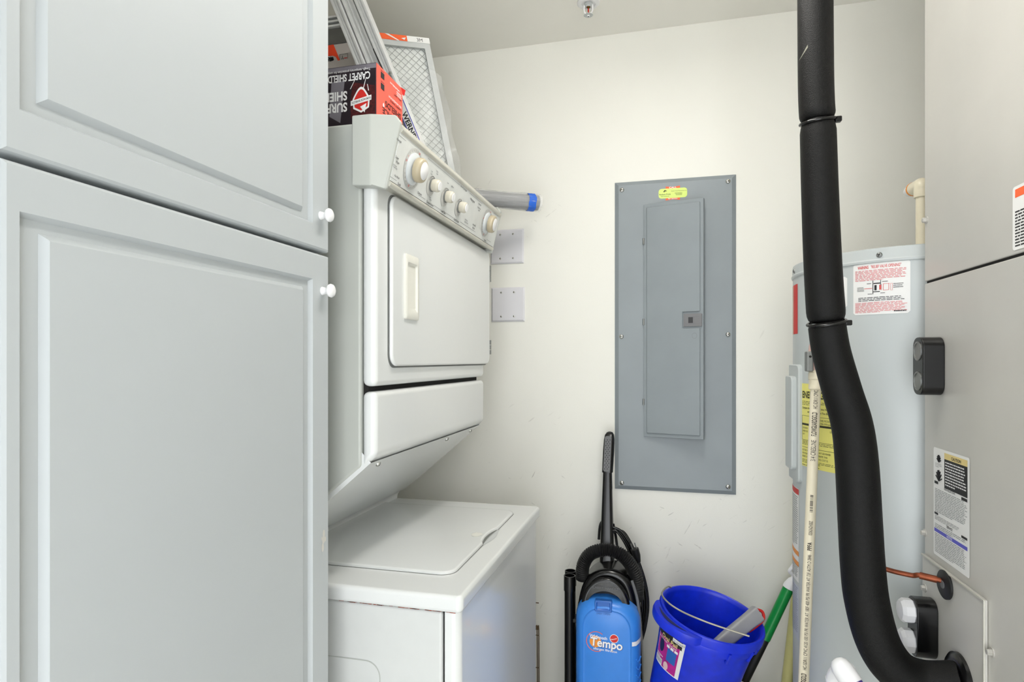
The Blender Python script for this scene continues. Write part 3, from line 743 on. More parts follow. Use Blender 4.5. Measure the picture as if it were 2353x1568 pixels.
def breaker():
    x0, x1 = at(1413, 772, Y=D).x, at(1691, 768, Y=D).x
    z1 = (at(1412, 422, Y=D).z+at(1690, 401, Y=D).z)/2; z0 = (at(1414, 1124, Y=D).z+at(1692, 1136, Y=D).z)/2
    t = thing('breaker_panel', 'tall grey steel breaker panel with its door slightly ajar', 'breaker panel', ((x0+x1)/2, D, z0))
    R = lambda q, y: [(x0+q, y, z0+q), (x1-q, y, z0+q), (x1-q, y, z1-q), (x0+q, y, z1-q)]
    yf = D-.012
    MB().loft([R(0, D-.0003), R(0, D-.003), R(.013, yf)]).build('cover', M['panel_grey'], t, smooth=10)
    for u, v in ((1429, 437), (1673, 417), (1428, 774), (1673, 769), (1429, 1110), (1673, 1119)):
        p = at(u, v, Y=yf); screw(t, p, (0, -1, 0), .0075, M['chrome'], slotmat=M['dark'])
    # opening behind the door
    h = at(1480, 740, Y=yf-.004); zt = at(1480, 471, Y=yf-.004).z; zb = at(1483, 1003, Y=yf-.004).z
    # door hinged on its left
    ang = math.radians(13); ex = Vector((math.cos(ang), -math.sin(ang), 0)); n = Vector((-math.sin(ang), -math.cos(ang), 0))
    o = Vector((h.x, yf-.004, 0))
    q = hit(1617, 740, o, n); Wd = (q-o).dot(ex)
    MB().box(h.x, h.x+Wd*.985, yf-.0008, yf+.0005, zb+.002, zt-.002).build('breaker_opening', M['dark'], t)
    fr = MB()
    for a, b, c, d in ((h.x-.002, h.x+.001, zb, zt), (h.x+Wd-.002, h.x+Wd+.003, zb, zt), (h.x, h.x+Wd, zb-.001, zb+.003), (h.x, h.x+Wd, zt-.003, zt+.001)): fr.box(a, b, yf-.004, yf+.001, c, d)
    fr.build('opening_lip', M['panel_grey'], t)
    dp = lambda x, y, a: o+ex*x+Vector((0, 0, y))+n*a
    door = MB().prism([(0, zb), (Wd, zb), (Wd, zt), (0, zt)], dp, -.0015, .003).build('panel_door', M['panel_grey'], t, bevel=.0012)
    fl = MB().prism([(Wd-.003, zb), (Wd, zb), (Wd, zt), (Wd-.003, zt)], dp, -.016, .0).prism([(0.01, zb), (Wd, zb), (Wd, zb+.002), (0.01, zb+.002)], dp, -.012, 0)
    fl.build('door_flange', M['panel_grey'], door)
    loc = lambda u, v: (lambda p: ((p-o).dot(ex), p.z))(hit(u, v, o, n))
    lx0, lz0 = loc(1571, 752); lx1, lz1 = loc(1616, 720)
    a, b = .0095, Wd-.0095; c, d = zb+.011, zt-.011
    poly = [(a, c), (b, c), (b, lz0-.004), (lx0-.002, lz0-.004), (lx0-.002, lz1+.005), (b, lz1+.005), (b, d), (a, d)]
    MB().prism(poly, dp, .002, .0085).build('raised_field', M['panel_grey'], door, bevel=.0042, bang=50)
    MB().prism(rrect(lx0+.001, Wd-.004, lz0+.001, lz1-.001, .002, 3), dp, .002, .0085).build('latch', M['latch'], door, bevel=.001, bang=60)
    cx = lx0+(Wd-.004-lx0)*.42; cz = (lz0+lz1)/2
    lt_ = MB().prism([(cx-.008, cz-.009), (cx+.006, cz-.009), (cx+.006, cz+.009), (cx-.008, cz+.009)], dp, .0086, .0089).build('latch_recess', mat('deep grey', (58, 58, 60), .6), door)
    ln = MB()
    for dz in (.0115, -.0115): ln.prism([(lx0+.003, cz+dz-.0004), (Wd-.007, cz+dz-.0004), (Wd-.007, cz+dz+.0004), (lx0+.003, cz+dz+.0004)], dp, .0086, .0092)
    ln.prism([(cx+.0085, cz-.009), (cx+.0095, cz-.009), (cx+.0095, cz+.009), (cx+.0085, cz+.009)], dp, .0086, .0092); ln.build('latch_ridge', M['latch'], door)
    ux, uz = loc(1597, 772); ring = []; rg = MB(); V = []
    for i in range(25):
        A = 2*PI*i/24; V += [dp(ux+.0068*math.cos(A), uz+.0082*math.sin(A), .0087), dp(ux+.0075*math.cos(A), uz+.009*math.sin(A), .0087)]
    rg.add(V, [(2*i, 2*i+1, 2*i+3, 2*i+2) for i in range(24)]).build('embossed_mark', M['latch'], door, smooth=0)
    for v in (555, 740, 924):
        p = at(1481, v, Y=yf-.006); MB().tube([(h.x-.001, yf-.006, p.z-.010), (h.x-.001, yf-.006, p.z+.010)], .0034, 10).build('hinge', M['steel'], t)
    # service sticker
    cxs, czs = at(1546, 444, Y=yf).x, at(1546, 444, Y=yf).z
    f = Plane((cxs, yf, czs), (1, 0, 0), (0, 0, 1))
    ob = MB().add([f.m(x, y, .0004) for x, y in ((-.022, .012), (.022, .012), (.022, .0225), (0, .0195), (-.022, .0225))], [(0, 1, 2, 3, 4)])
    st = ob.build('service_sticker', M['orange'], t, smooth=0)
    ob = MB().add([f.m(x, y, .0004) for x, y in ((-.022, -.012), (-.022, -.0225), (0, -.0195), (.022, -.0225), (.022, -.012))], [(0, 1, 2, 3, 4)])
    ob.build('sticker_tail', M['orange'], st, smooth=0)
    MB().rect(f, -.044, .044, -.0155, .0155, .0006, r=.009).build('sticker_field', M['lime'], st, smooth=0)
    k = MB().text('Robert Frick', .0068, f, -.024, -.005, 'C', .01, .0009).text('MECHANICAL', .0042, f, -.024, -.0105, 'C', 0, .0009)
    k.text('Robert Frick Mechanical, LLC', .004, f, .019, .005, 'C', 0, .0009)
    for i in range(3): k.lines(f, .006+.002*i, .032-.002*i, .001-.003*(i+1), .001-.003*i, 1, .4, .0009, last=1)
    for i in range(7):
        A = i*.9; k.add([f.m(-.024+.004*math.cos(A)*i/4+.002*math.cos(B*PI/3), .0075+.0022*math.sin(A*1.7)+.0012*math.sin(B*PI/3), .0009) for B in range(6)], [list(range(6))])
    k.build('sticker_print', mat('dark green print', (54, 64, 40), .6), st, smooth=0)
    MB().text('CALL', .0075, f, 0, .0155, 'C', .02, .0009, sx=1.3).text('for service', .0055, f, 0, -.019, 'C', .02, .0009, sx=1.2).build('sticker_lettering', M['white'], st, smooth=0)
breaker()

# ------------------------------------------------------------------ upright vacuum
def vacuum():
    Y0 = 1.72
    V_ = lambda u, v, y=Y0: at(u, v, Y=y)
    cx = V_(1394, 1450).x
    t = thing('upright_vacuum', 'upright vacuum cleaner with black body and light blue bag door, leaning by the wall', 'vacuum cleaner', (cx, 1.75, 0))
    zt = V_(1394, 1380).z
    hw = (V_(1469, 1500).x-V_(1318, 1500).x)/2
    # foot / nozzle
    MB().prism([(-.14, 0), (.1, 0), (.1, .075), (.02, .11), (-.11, .06), (-.14, .03)], lambda x, y, a: (cx+a, 1.62+x, y+.004), -.135, .135).build('nozzle', M['blackm'], t, bevel=.015)
    # black spine behind the bag door, domed at the top
    dome = []
    for u, v in ((1322, 1568), (1324, 1440), (1330, 1382), (1342, 1336), (1362, 1312), (1392, 1302), (1425, 1309), (1450, 1330), (1464, 1375), (1473, 1440), (1478, 1568)):
        p = V_(u, v, 1.80); dome.append((p.x, p.z))
    dome = [(p.x, p.y) for p in spline([(x, z, 0) for x, z in dome], 4)]
    dome = [(dome[0][0], .1)]+dome+[(dome[-1][0], .1)]
    MB().prism(dome, XZ, 1.77, 1.88).build('body_shell', M['blackp'], t, bevel=.018, bang=30)
    # carry handle: raised arch with a hollow below
    pc = V_(1391, 1400, 1.742); W_ = []
    ch = MB().tube([(pc.x+.0605*math.cos(PI*i/28), 1.752, pc.z+.078*math.sin(PI*i/28)) for i in range(29)], .009, 10).build('carry_handle', M['blackp'], t, smooth=60)
    for i in range(25):
        a = .12+(PI-.24)*i/24; W_ += [(pc.x+.059*math.cos(a), 1.7425, pc.z+.0765*math.sin(a)), (pc.x+.0535*math.cos(a), 1.7395, pc.z+.051*math.sin(a)), (pc.x+.0535*math.cos(a), 1.78, pc.z+.047*math.sin(a))]
    MB().add(W_, [(3*i+k, 3*i+k+1, 3*i+k+4, 3*i+k+3) for i in range(24) for k in (0, 1)]).build('handle_plate', mat('worn dark grey plastic', (58, 58, 57), .4, var=.25, vs_=60), ch, smooth=40)
    MB().tube([(pc.x+.0595*math.cos(PI*i/28), 1.7425, pc.z+.0768*math.sin(PI*i/28)) for i in range(29)], .0012, 6).build('handle_edge', M['gripgrey'], ch)
    f = Plane(V_(1391, 1353, 1.738), (1, 0, 0), (0, 0, 1))
    MB().text('CARRY  HANDLE', .0095, f, 0, -.002, 'C', .01, .0012).build('raised_lettering', M['gripgrey'], ch, smooth=0)
    # side bands
    for pts in (((1452, 1335), (1465, 1380), (1472, 1440)),):
        MB().tube(spline([V_(u, v, 1.768) for u, v in pts], 5), .004, 8).build('side_band', M['gripgrey'], t)
    # blue bag door
    zb = zt-.52
    outline = [(-hw, zb), (hw, zb), (hw, zt-.075)]
    for i in range(1, 9):
        a = PI/2*i/8; outline.append((hw-.062+.062*math.cos(a), zt-.062-.006+.062*math.sin(a)*1.0))
    outline.append((0, zt))
    for i in range(8):
        a = PI/2+PI/2*i/8; outline.append((-hw+.062+.062*math.cos(a), zt-.062-.002+.062*math.sin(a)))
    outline.append((-hw, zt-.07))
    O = lambda x, y, a: (cx+x, a, y)
    cx0 = cx
    def inset(P, d):
        c = Vector((0, (zt+zb)/2)); return [(x*(1-d/hw), c.y+(y-c.y)*(1-d/(.26))) for x, y in P]
    rings = []
    for d, y in ((0, 1.79), (0, 1.755), (.004, 1.738), (.011, 1.727), (.019, 1.721), (.0235, 1.7195), (.0255, 1.7225), (.029, 1.723), (.033, 1.7215)):
        rings.append([O(x, z, y) for x, z in inset(outline, d)])
    door = MB().loft(rings).build('bag_door', M['bluevac'], t, smooth=50)
    # latch pocket at the top of the door
    c = V_(1387, 1395, 1.718)
    R = lambda a, b, z0, z1, y: [(c.x+p, y, c.z+q) for p, q in rrect(a, b, z0, z1, .003, 3)]
    MB().loft([R(-.025, .023, -.015, .016, 1.735), R(-.025, .023, -.015, .016, 1.719), R(-.0235, .0215, -.0135, .0145, 1.717), R(-.0205, .0185, -.0105, .0115, 1.717), R(-.018, .016, -.006, .0105, 1.7215)], False, True).build('latch_pocket', M['bluedark'], door, smooth=30)
    pl = Plane((c.x, 1.7165, c.z-.022), (1, 0, 0), (0, 0, 1))
    MB().text('EASY OPEN', .0075, pl, -.001, 0, 'C', .01, .0004).build('latch_lettering', M['bluedark'], door, smooth=0)
    # pale stripe and finger grips on the right flank
    p = V_(1465, 1475, 1.74); W_ = []
    for d_, y_ in ((0, 1.775), (0, 1.755), (.004, 1.738), (.011, 1.727), (.019, 1.721), (.0225, 1.7197)):
        for q_ in (-.006, .006): W_.append((cx+hw-d_+.0008, y_-.0008, p.z+q_+(.003 if d_ < .01 else 0)))
    MB().add(W_, [(2*i, 2*i+1, 2*i+3, 2*i+2) for i in range(5)]).build('pale_stripe', M['paper'], door)
    for i in range(5):
        z = p.z-.05-.022*i; c_ = cx+hw
        MB().tube(spline([(c_-.010, 1.7265, z+.006), (c_-.004, 1.734, z-.002), (c_+.0005, 1.752, z+.004)], 5), .0022, 8).build('finger_ridge', M['bluevac'], door, smooth=60)
    # logos
    lg = Plane((cx0, 1.7213, V_(1394, 1480).z), (1, 0, 0), (0, 0, 1)); sc = .00121
    q = lambda u, v: ((u-1394)*sc, (1480-v)*sc)
    def disc(mb, u, v, r, h, r0=0, a0=0, a1=2*PI, n=36):
        x, y = q(u, v); W_ = []
        for i in range(n+1):
            a = a0+(a1-a0)*i/n; W_ += [lg.m(x+r0*math.cos(a), y+r0*math.sin(a), h), lg.m(x+r*math.cos(a), y+r*math.sin(a), h)]
        return mb.add(W_, [(2*i, 2*i+1, 2*i+3, 2*i+2) for i in range(n)])
    disc(MB(), 1368, 1478, .0165, .0004).build('amber_disc', M['orangefade'], door, smooth=0)
    disc(MB(), 1370, 1478, .0285, .0004, .0268, .9, 5.2).build('orange_ring', M['orange'], door, smooth=0)
    disc(MB(), 1411, 1467, .0122, .0004).build('white_ring', M['white'], door, smooth=0)
    hv = disc(MB(), 1411, 1467, .0108, .0007).build('red_badge', M['red'], door, smooth=0)
    MB().text('Hoover', .0058, lg, *q(1411, 1469), 'C', .01, .001, rot=.3).build('badge_lettering', M['white'], hv, smooth=0)
    MB().text('Widepath', .0125, lg, *q(1354, 1468), 'L', .015, .0012, rot=-.1).build('small_lettering', M['white'], door, smooth=0)
    wd = MB().text('Tempo', .0325, lg, *q(1356, 1487), 'L', .025, .0012, rot=-.06, sx=.95); wd.build('name_lettering', M['white'], door, smooth=0)
    MB().text('Tempo', .0325, lg, *q(1356.5, 1487.5), 'L', .04, .0010, rot=-.06, sx=.95).build('name_outline_lettering', mat('navy print', (60, 50, 120), .5), door, smooth=0)
    MB().text('allergen filtration', .0088, lg, *q(1363, 1496), 'L', .01, .0012, rot=-.06, sx=1.1).build('tagline_lettering', M['white'], door, smooth=0)
    # handle stem and grip
    g0, g1 = V_(1395, 1310, 1.86), V_(1396, 1085, 1.93)
    def stem(a, b, wa, wb, da, db):
        rg = []
        for p, w, d in ((a, wa, da), (b, wb, db)):
            rg.append([Vector((p.x+x, p.y+y, p.z)) for x, y in rrect(-w, w, -d, d, min(w, d)*.6, 4)])
        return rg
    MB().loft(stem(g0, g1, .0225, .0135, .02, .014)).build('handle_stem', M['blackp'], t, smooth=50)
    g2 = V_(1401, 992, 1.955)
    rg = []
    for s, k in ((0, 1), (.5, 1.05), (.8, 1.0), (.92, .85), (.98, .55), (1, .15)):
        p = g1.lerp(g2, s); rg.append([Vector((p.x+x, p.y+y, p.z)) for x, y in rrect(-.0165*k, .0165*k, -.016*k, .016*k, .009*k, 4)])
    gr = MB().loft(rg).build('handle_grip', M['blackp'], t, smooth=60)
    ex = Vector((1, 0, 0)); ey = (g2-g1).normalized(); gp = Plane(g1+Vector((-.002, -.0175, 0)), ex, ey); Lg = (g2-g1).length
    pad = MB().add([gp.m(x, y, .0006) for x, y in rrect(-.0105, .0105, .004, Lg*.9, .006, 4)], [list(range(20))]).build('grip_pad', M['gripgrey'], gr, smooth=0)
    dt = MB()
    for j in range(16):
        for i in range(2):
            x = (-.004, .004)[i]+(.002 if j % 2 else -.002); y = .012+j*(Lg*.9-.024)/15
            dt.add([gp.m(x+.0017*math.cos(k*PI/3), y+.0017*math.sin(k*PI/3), .0009) for k in range(6)], [list(range(6))])
    dt.build('dimple_print', M['ink'], pad, smooth=0)
    # corrugated hose arching over the body
    path = spline([V_(1338, 1330, 1.80), V_(1340, 1300, 1.79), V_(1356, 1274, 1.785), V_(1390, 1264, 1.78), V_(1425, 1274, 1.785), V_(1450, 1300, 1.795), V_(1463, 1335, 1.81), V_(1464, 1375, 1.83)], 32)
    MB().tube(path, [.0172+.0026*math.cos(i*2*PI/4) for i in range(len(path))], 16).build('corrugated_hose', M['blackm'], t, smooth=70)
    # wands clipped to the left flank
    for u, v, y in ((1309, 1323, 1.80), (1311, 1312, 1.845)):
        a = V_(u, v, y); r = .0155
        MB().lathe([(r, -a.z+.25), (r, -.045), (r+.002, -.044), (r+.002, 0), (r-.001, 0), (r-.001, -.05)], a, (0, 0, 1), 20, caps=False).build('wand', M['blackp'], t, smooth=50)
    a = V_(1318, 1420, 1.8); MB().box(a.x-.012, a.x+.03, 1.79, 1.83, a.z-.012, a.z+.0).build('wand_clip', M['blackm'], t, bevel=.003)
    # cord loops and plug
    cd = MB()
    for k, (du, yy) in enumerate(((0, 1.885), (-5, 1.89), (-10, 1.88), (3, 1.895))):
        pts = [(1408, 1212+k*4), (1428+du, 1222), (1448+du, 1252), (1466+du, 1295), (1481+du, 1345), (1486+du, 1392), (1480+du, 1440), (1470+du*.5, 1482)]
        cd.tube(spline([V_(u, v, yy) for u, v in pts], 6), .0042, 8)
    cd.tube(spline([V_(1409, 1205, 1.89), V_(1416, 1240, 1.9), V_(1420, 1290, 1.9), V_(1418, 1320, 1.9)], 6), .0042, 8)
    cd.tube(spline([V_(1376, 1240, 1.9), V_(1380, 1205, 1.9), V_(1395, 1195, 1.9), V_(1408, 1210, 1.9)], 6), .0042, 8)
    co = cd.build('power_cord', M['blackp'], t, smooth=60); co['kind'] = 'stuff'
    p0, p1 = V_(1468, 1292, 1.87), V_(1458, 1262, 1.865); dd = (p1-p0).normalized(); pg = MB().tube([p0, p0.lerp(p1, .5), p1], [.006, .0115, .0125], 12).build('plug', M['blackm'], co, bevel=0)
    sd = dd.cross(Vector((0, 1, 0))).normalized()
    for s in (-1, 1): MB().tube([p1+sd*.006*s, p1+sd*.006*s+dd*.018], .0018, 6).build('plug_pin', M['steel'], t)
vacuum()

# ------------------------------------------------------------------ blue pail seated in a white bucket
def buckets():
    wc = Vector((.105, 1.74, 0)); wt = thing('white_bucket', 'white plastic bucket under the blue pail', 'bucket', tuple(wc))
    zr = .43; r1, r0 = .15, .128
    MB().lathe([(r0-.004, .004), (r0, .0), (r1-.004, zr-.06), (r1, zr-.06), (r1, zr-.05), (r1-.003, zr-.05), (r1-.003, zr-.008), (r1+.003, zr-.006), (r1+.003, zr), (r1-.006, zr), (r1-.008, zr-.01), (r0-.006, .006), (.001, .006)], wc, (0, 0, 1), 40, caps=False).build('bucket_shell', M['whitebk'], wt, smooth=40)
    L = at(1517, 1372, Y=1.7); R = at(1760, 1448, Y=1.7); c = (L+R)/2
    ax = (R-L).normalized(); tilt = math.radians(11)
    up0 = Vector((-ax.z, 0, ax.x)); up = (up0*math.cos(tilt)+Vector((0, -1, 0))*math.sin(tilt)).normalized(); ay = up.cross(ax)
    A = (R-L).length/2; B = A*.86; H = .27
    base = c-up*H
    t = thing('blue_oval_pail', 'royal blue oval pail with wire handle, tilted in the white bucket', 'pail', tuple(base))
    P = lambda a, k, h, rr=0: c+ax*((A*k+rr)*math.cos(a))+ay*((B*k+rr)*math.sin(a))+up*h
    n = 56; AN = [2*PI*i/n for i in range(n)]
    prof = [(.77, -H, 0), (.79, -H+.01, 0), (.845, -.13, 0), (.9, -.052, 0), (.925, -.05, .002), (.94, -.03, .003), (.955, -.028, .0), (1, -.026, 0), (1.0, -.006, 0), (.985, -.001, 0), (.955, 0, 0), (.925, -.003, 0), (.9, -.012, 0), (.875, -.055, 0), (.86, -.06, 0), (.82, -.13, 0), (.765, -H+.006, 0), (.01, -H+.006, 0)]
    MB().loft([[P(a, k, h, rr) for a in AN] for k, h, rr in prof], True, True).build('pail_shell', M['bucket'], t, smooth=45)
    # grip flange on the front left of the rim
    fl = []
    for i in range(25):
        a = PI*1.02+(PI*.42)*i/24; w = math.sin(PI*i/24)**.5
        fl.append((a, w))
    rings = [[P(a, 1, -.004, 0) for a, w in fl], [P(a, 1, -.004, .026*w) for a, w in fl], [P(a, 1, -.012, .030*w) for a, w in fl], [P(a, 1, -.026, .028*w) for a, w in fl], [P(a, 1, -.024, 0) for a, w in fl]]
    MB().loft(rings, False, False, closed=False).build('grip_flange', M['bucket'], t, smooth=60)
    k = MB(); W_ = []
    for i in range(5, 20):
        a, w = fl[i]; W_ += [P(a, 1, -.0034, .006), P(a, 1, -.0034, .006+.011*w*math.sin(PI*(i-4.5)/15))]
    k.add(W_, [(2*i, 2*i+1, 2*i+3, 2*i+2) for i in range(14)]).build('grip_slot', mat('deep blue', (8, 18, 90), .5), t, smooth=0)
    # ribs under the rim
    for a in (PI*1.62, PI*1.8, PI*1.93):
        p0, p1 = P(a, .955, -.03, .002), P(a, .9, -.062, .002); MB().tube([p0, p1], .004, 6).build('rim_rib', M['bucket'], t)
    # wire bail lying over the rim, with pale sleeve
    b0, b1 = P(PI*.97, 1, .0), P(PI*1.83, 1, -.006, .004)
    pts = [at(1542, 1351, Y=1.72), at(1533, 1349, Y=1.7), at(1521, 1365, Y=1.66), at(1535, 1385, Y=1.62), at(1565, 1405, Y=1.6), at(1610, 1425, Y=1.58), at(1660, 1443, Y=1.575), at(1722, 1463, Y=1.57)]
    MB().tube(spline(pts, 8), .0022, 8).build('wire_bail', mat('dull wire', (168, 164, 150), .4, .6), t, smooth=60)
    # label on the left flank
    class LS:
        def __init__(s): s.a = PI*1.195; s.k = 1
        def m(s, x, y, h=0):
            hh = -.038+y; kk = .9+(hh+.052)*(.845-.9)/(-.078); a = s.a+x/(A*.9)
            return P(a, kk, hh, .0035+h)
    ls = LS(); W0, W1, H0, H1 = -.035, .062, -.125, -.008
    def q(mb, x0, x1, y0, y1, h, nx=6):
        V = []; ny = 4
        for j in range(ny+1):
            for i in range(nx+1): V.append(ls.m(x0+(x1-x0)*i/nx, y0+(y1-y0)*j/ny, h))
        return mb.add(V, [(j*(nx+1)+i, j*(nx+1)+i+1, (j+1)*(nx+1)+i+1, (j+1)*(nx+1)+i) for j in range(ny) for i in range(nx)])
    lb = q(MB(), W0, W1, H0, H1, 0).build('product_label', M['paper'], t, smooth=60)
    w = W1-W0; x = lambda f: W0+w*f; y = lambda f: H0+(H1-H0)*f
    q(MB(), x(.03), x(.88), y(.03), y(.78), .0006).build('magenta_field', M['magenta'], lb, smooth=60)
    q(MB(), x(.0), x(.93), y(.76), y(.97), .0007).build('black_field', M['ink'], lb, smooth=60)
    q(MB(), x(.5), x(.82), y(.28), y(.6), .0011).build('pail_picture', M['bluedark'], lb, smooth=60)
    V = [ls.m(x(.24)+.011*math.cos(i*PI/12), y(.53)+.02*math.sin(i*PI/12), .0012) for i in range(24)]
    MB().add(V, [list(range(24))]).build('oval_picture', mat('navy oval', (20, 22, 70), .5), lb, smooth=0)
    q(MB(), x(.02), x(.36), y(.03), y(.19), .0013).build('barcode_field', M['white'], lb, smooth=60)
    bars = MB()
    for i in range(9): q(bars, x(.05+.034*i), x(.05+.034*i+.014), y(.06), y(.17), .0016, 1)
    bars.build('barcode_print', M['greyink'], lb, smooth=0)
    q(MB(), x(.62), x(.95), y(.86), y(.95), .0013).build('size_field', M['white'], lb, smooth=60)
    MB().text('Oval Pail', .0165, ls, x(.2), y(.745), 'L', .02, .0018).build('title_lettering', M['sand'], lb, smooth=0)
    MB().text('16 QUART', .0075, ls, x(.64), y(.875), 'L', .01, .002).build('size_lettering', M['greyink'], lb, smooth=0)
    k = MB().text('Easy Grip Handle . Graduated', .0062, ls, x(.02), y(.69), 'L', .01, .0018)
    for i in range(3): q(k, x(.46+.14*i), x(.57+.14*i), y(.61), y(.67), .0015, 1)
    k.lines(ls, x(.05), x(.4), y(.2), y(.29), 2, .5, .0016); k.build('white_print', M['white'], lb, smooth=0)
    V = [ls.m(x(.53)+.009*math.cos(i*PI/10), y(.13)+.012*math.sin(i*PI/10), .0016) for i in range(20)]
    MB().add(V, [list(range(20))]).build('round_seal', mat('pale pink print', (236, 200, 200), .5), lb, smooth=0)
    # grey scraper standing in the pail
    e = at(1742, 1410, Y=1.72); b = at(1690, 1452, Y=1.68); d = (e-b).normalized(); b2 = e-d*.19
    s = thing('grey_scraper', 'grey plastic handled tool with red hanging loop standing in the blue pail', 'hand tool', tuple(b2))
    sd = d.cross(Vector((0, 1, 0))).normalized(); fw = d.cross(sd)
    rg = []
    for q_, k in ((0, .7), (.1, .8), (.4, 1), (.85, 1.05), (.95, 1.1), (1, 1.1)):
        p = b2.lerp(e, q_); rg.append([p+sd*(x_*k)+fw*(y_*k) for x_, y_ in rrect(-.019, .019, -.012, .012, .008, 4)])
    MB().loft(rg).build('tool_handle', mat('light grey plastic', (150, 150, 152), .35), s, smooth=50)
    tp = e-d*.012+fw*-.0; lp = [e-d*.05-sd*.022, e-d*.02-sd*.024, e+d*.004-sd*.021, e+d*.012-sd*.006, e+d*.004+sd*.006, e-d*.004+sd*.009]
    MB().tube(spline([p+Vector((0, .004, 0)) for p in lp], 6), .004, 8).build('red_loop', M['red'], s, smooth=60)
buckets()

def poles():
    # broom: green upper sleeve, black lower, white hook cap
    a = at(1812, 1352, Y=1.93); b = at(1716, 1556, Y=1.93); d = (b-a).normalized(); bot = a+d*((.02-a.z)/d.z)
    t = thing('green_broom', 'broom with green and black handle and white hanging cap behind the blue pail', 'broom', tuple(bot))
    g = at(1757, 1468, Y=1.93)
    MB().tube([a, a+d*(g-a).length], .0155, 16).build('green_sleeve', M['green'], t); MB().tube([a+d*(g-a).length, bot+Vector((0, 0, .02))], .014, 16).build('black_pole', M['blackm'], t)
    MB().lathe([(.017, 0), (.0165, .01), (.011, .028), (.006, .034)], a, -d, 18).build('hanging_cap', M['pvc'], t, smooth=60)
    c = a-d*.03; MB().tube(spline([c, c+Vector((.001, 0, .012)), c+Vector((-.008, 0, .022)), c+Vector((-.001, 0, .034)), c+Vector((.008, 0, .05)), c+Vector((.016, 0, .056))], 6), [.0055, .005, .0075]+[.006]*26+[.004]*2, 10).build('cap_hook', M['pvc'], t, smooth=60)
    hd = MB().box(bot.x-.09, bot.x+.06, 1.905, 1.955, .0, .05); hd.build('broom_head', M['blackm'], t, bevel=.006)
    a = at(1838, 1300, Y=1.985); b = at(1816, 1500, Y=1.985); d = (b-a).normalized(); bot = a+d*((.02-a.z)/d.z)
    t = thing('yellow_pole', 'pale yellow pole leaning in the gap behind the water heater', 'pole', tuple(bot))
    MB().tube([a-d*.25, bot], [.0135, .0165], 18).build('pole_shaft', M['yellow'], t); MB().lathe([(.02, 0), (.02, .03), (.016, .034)], Vector((bot.x, bot.y, .0)), (0, 0, 1), 18).build('pole_foot', M['pvc'], t)
poles()

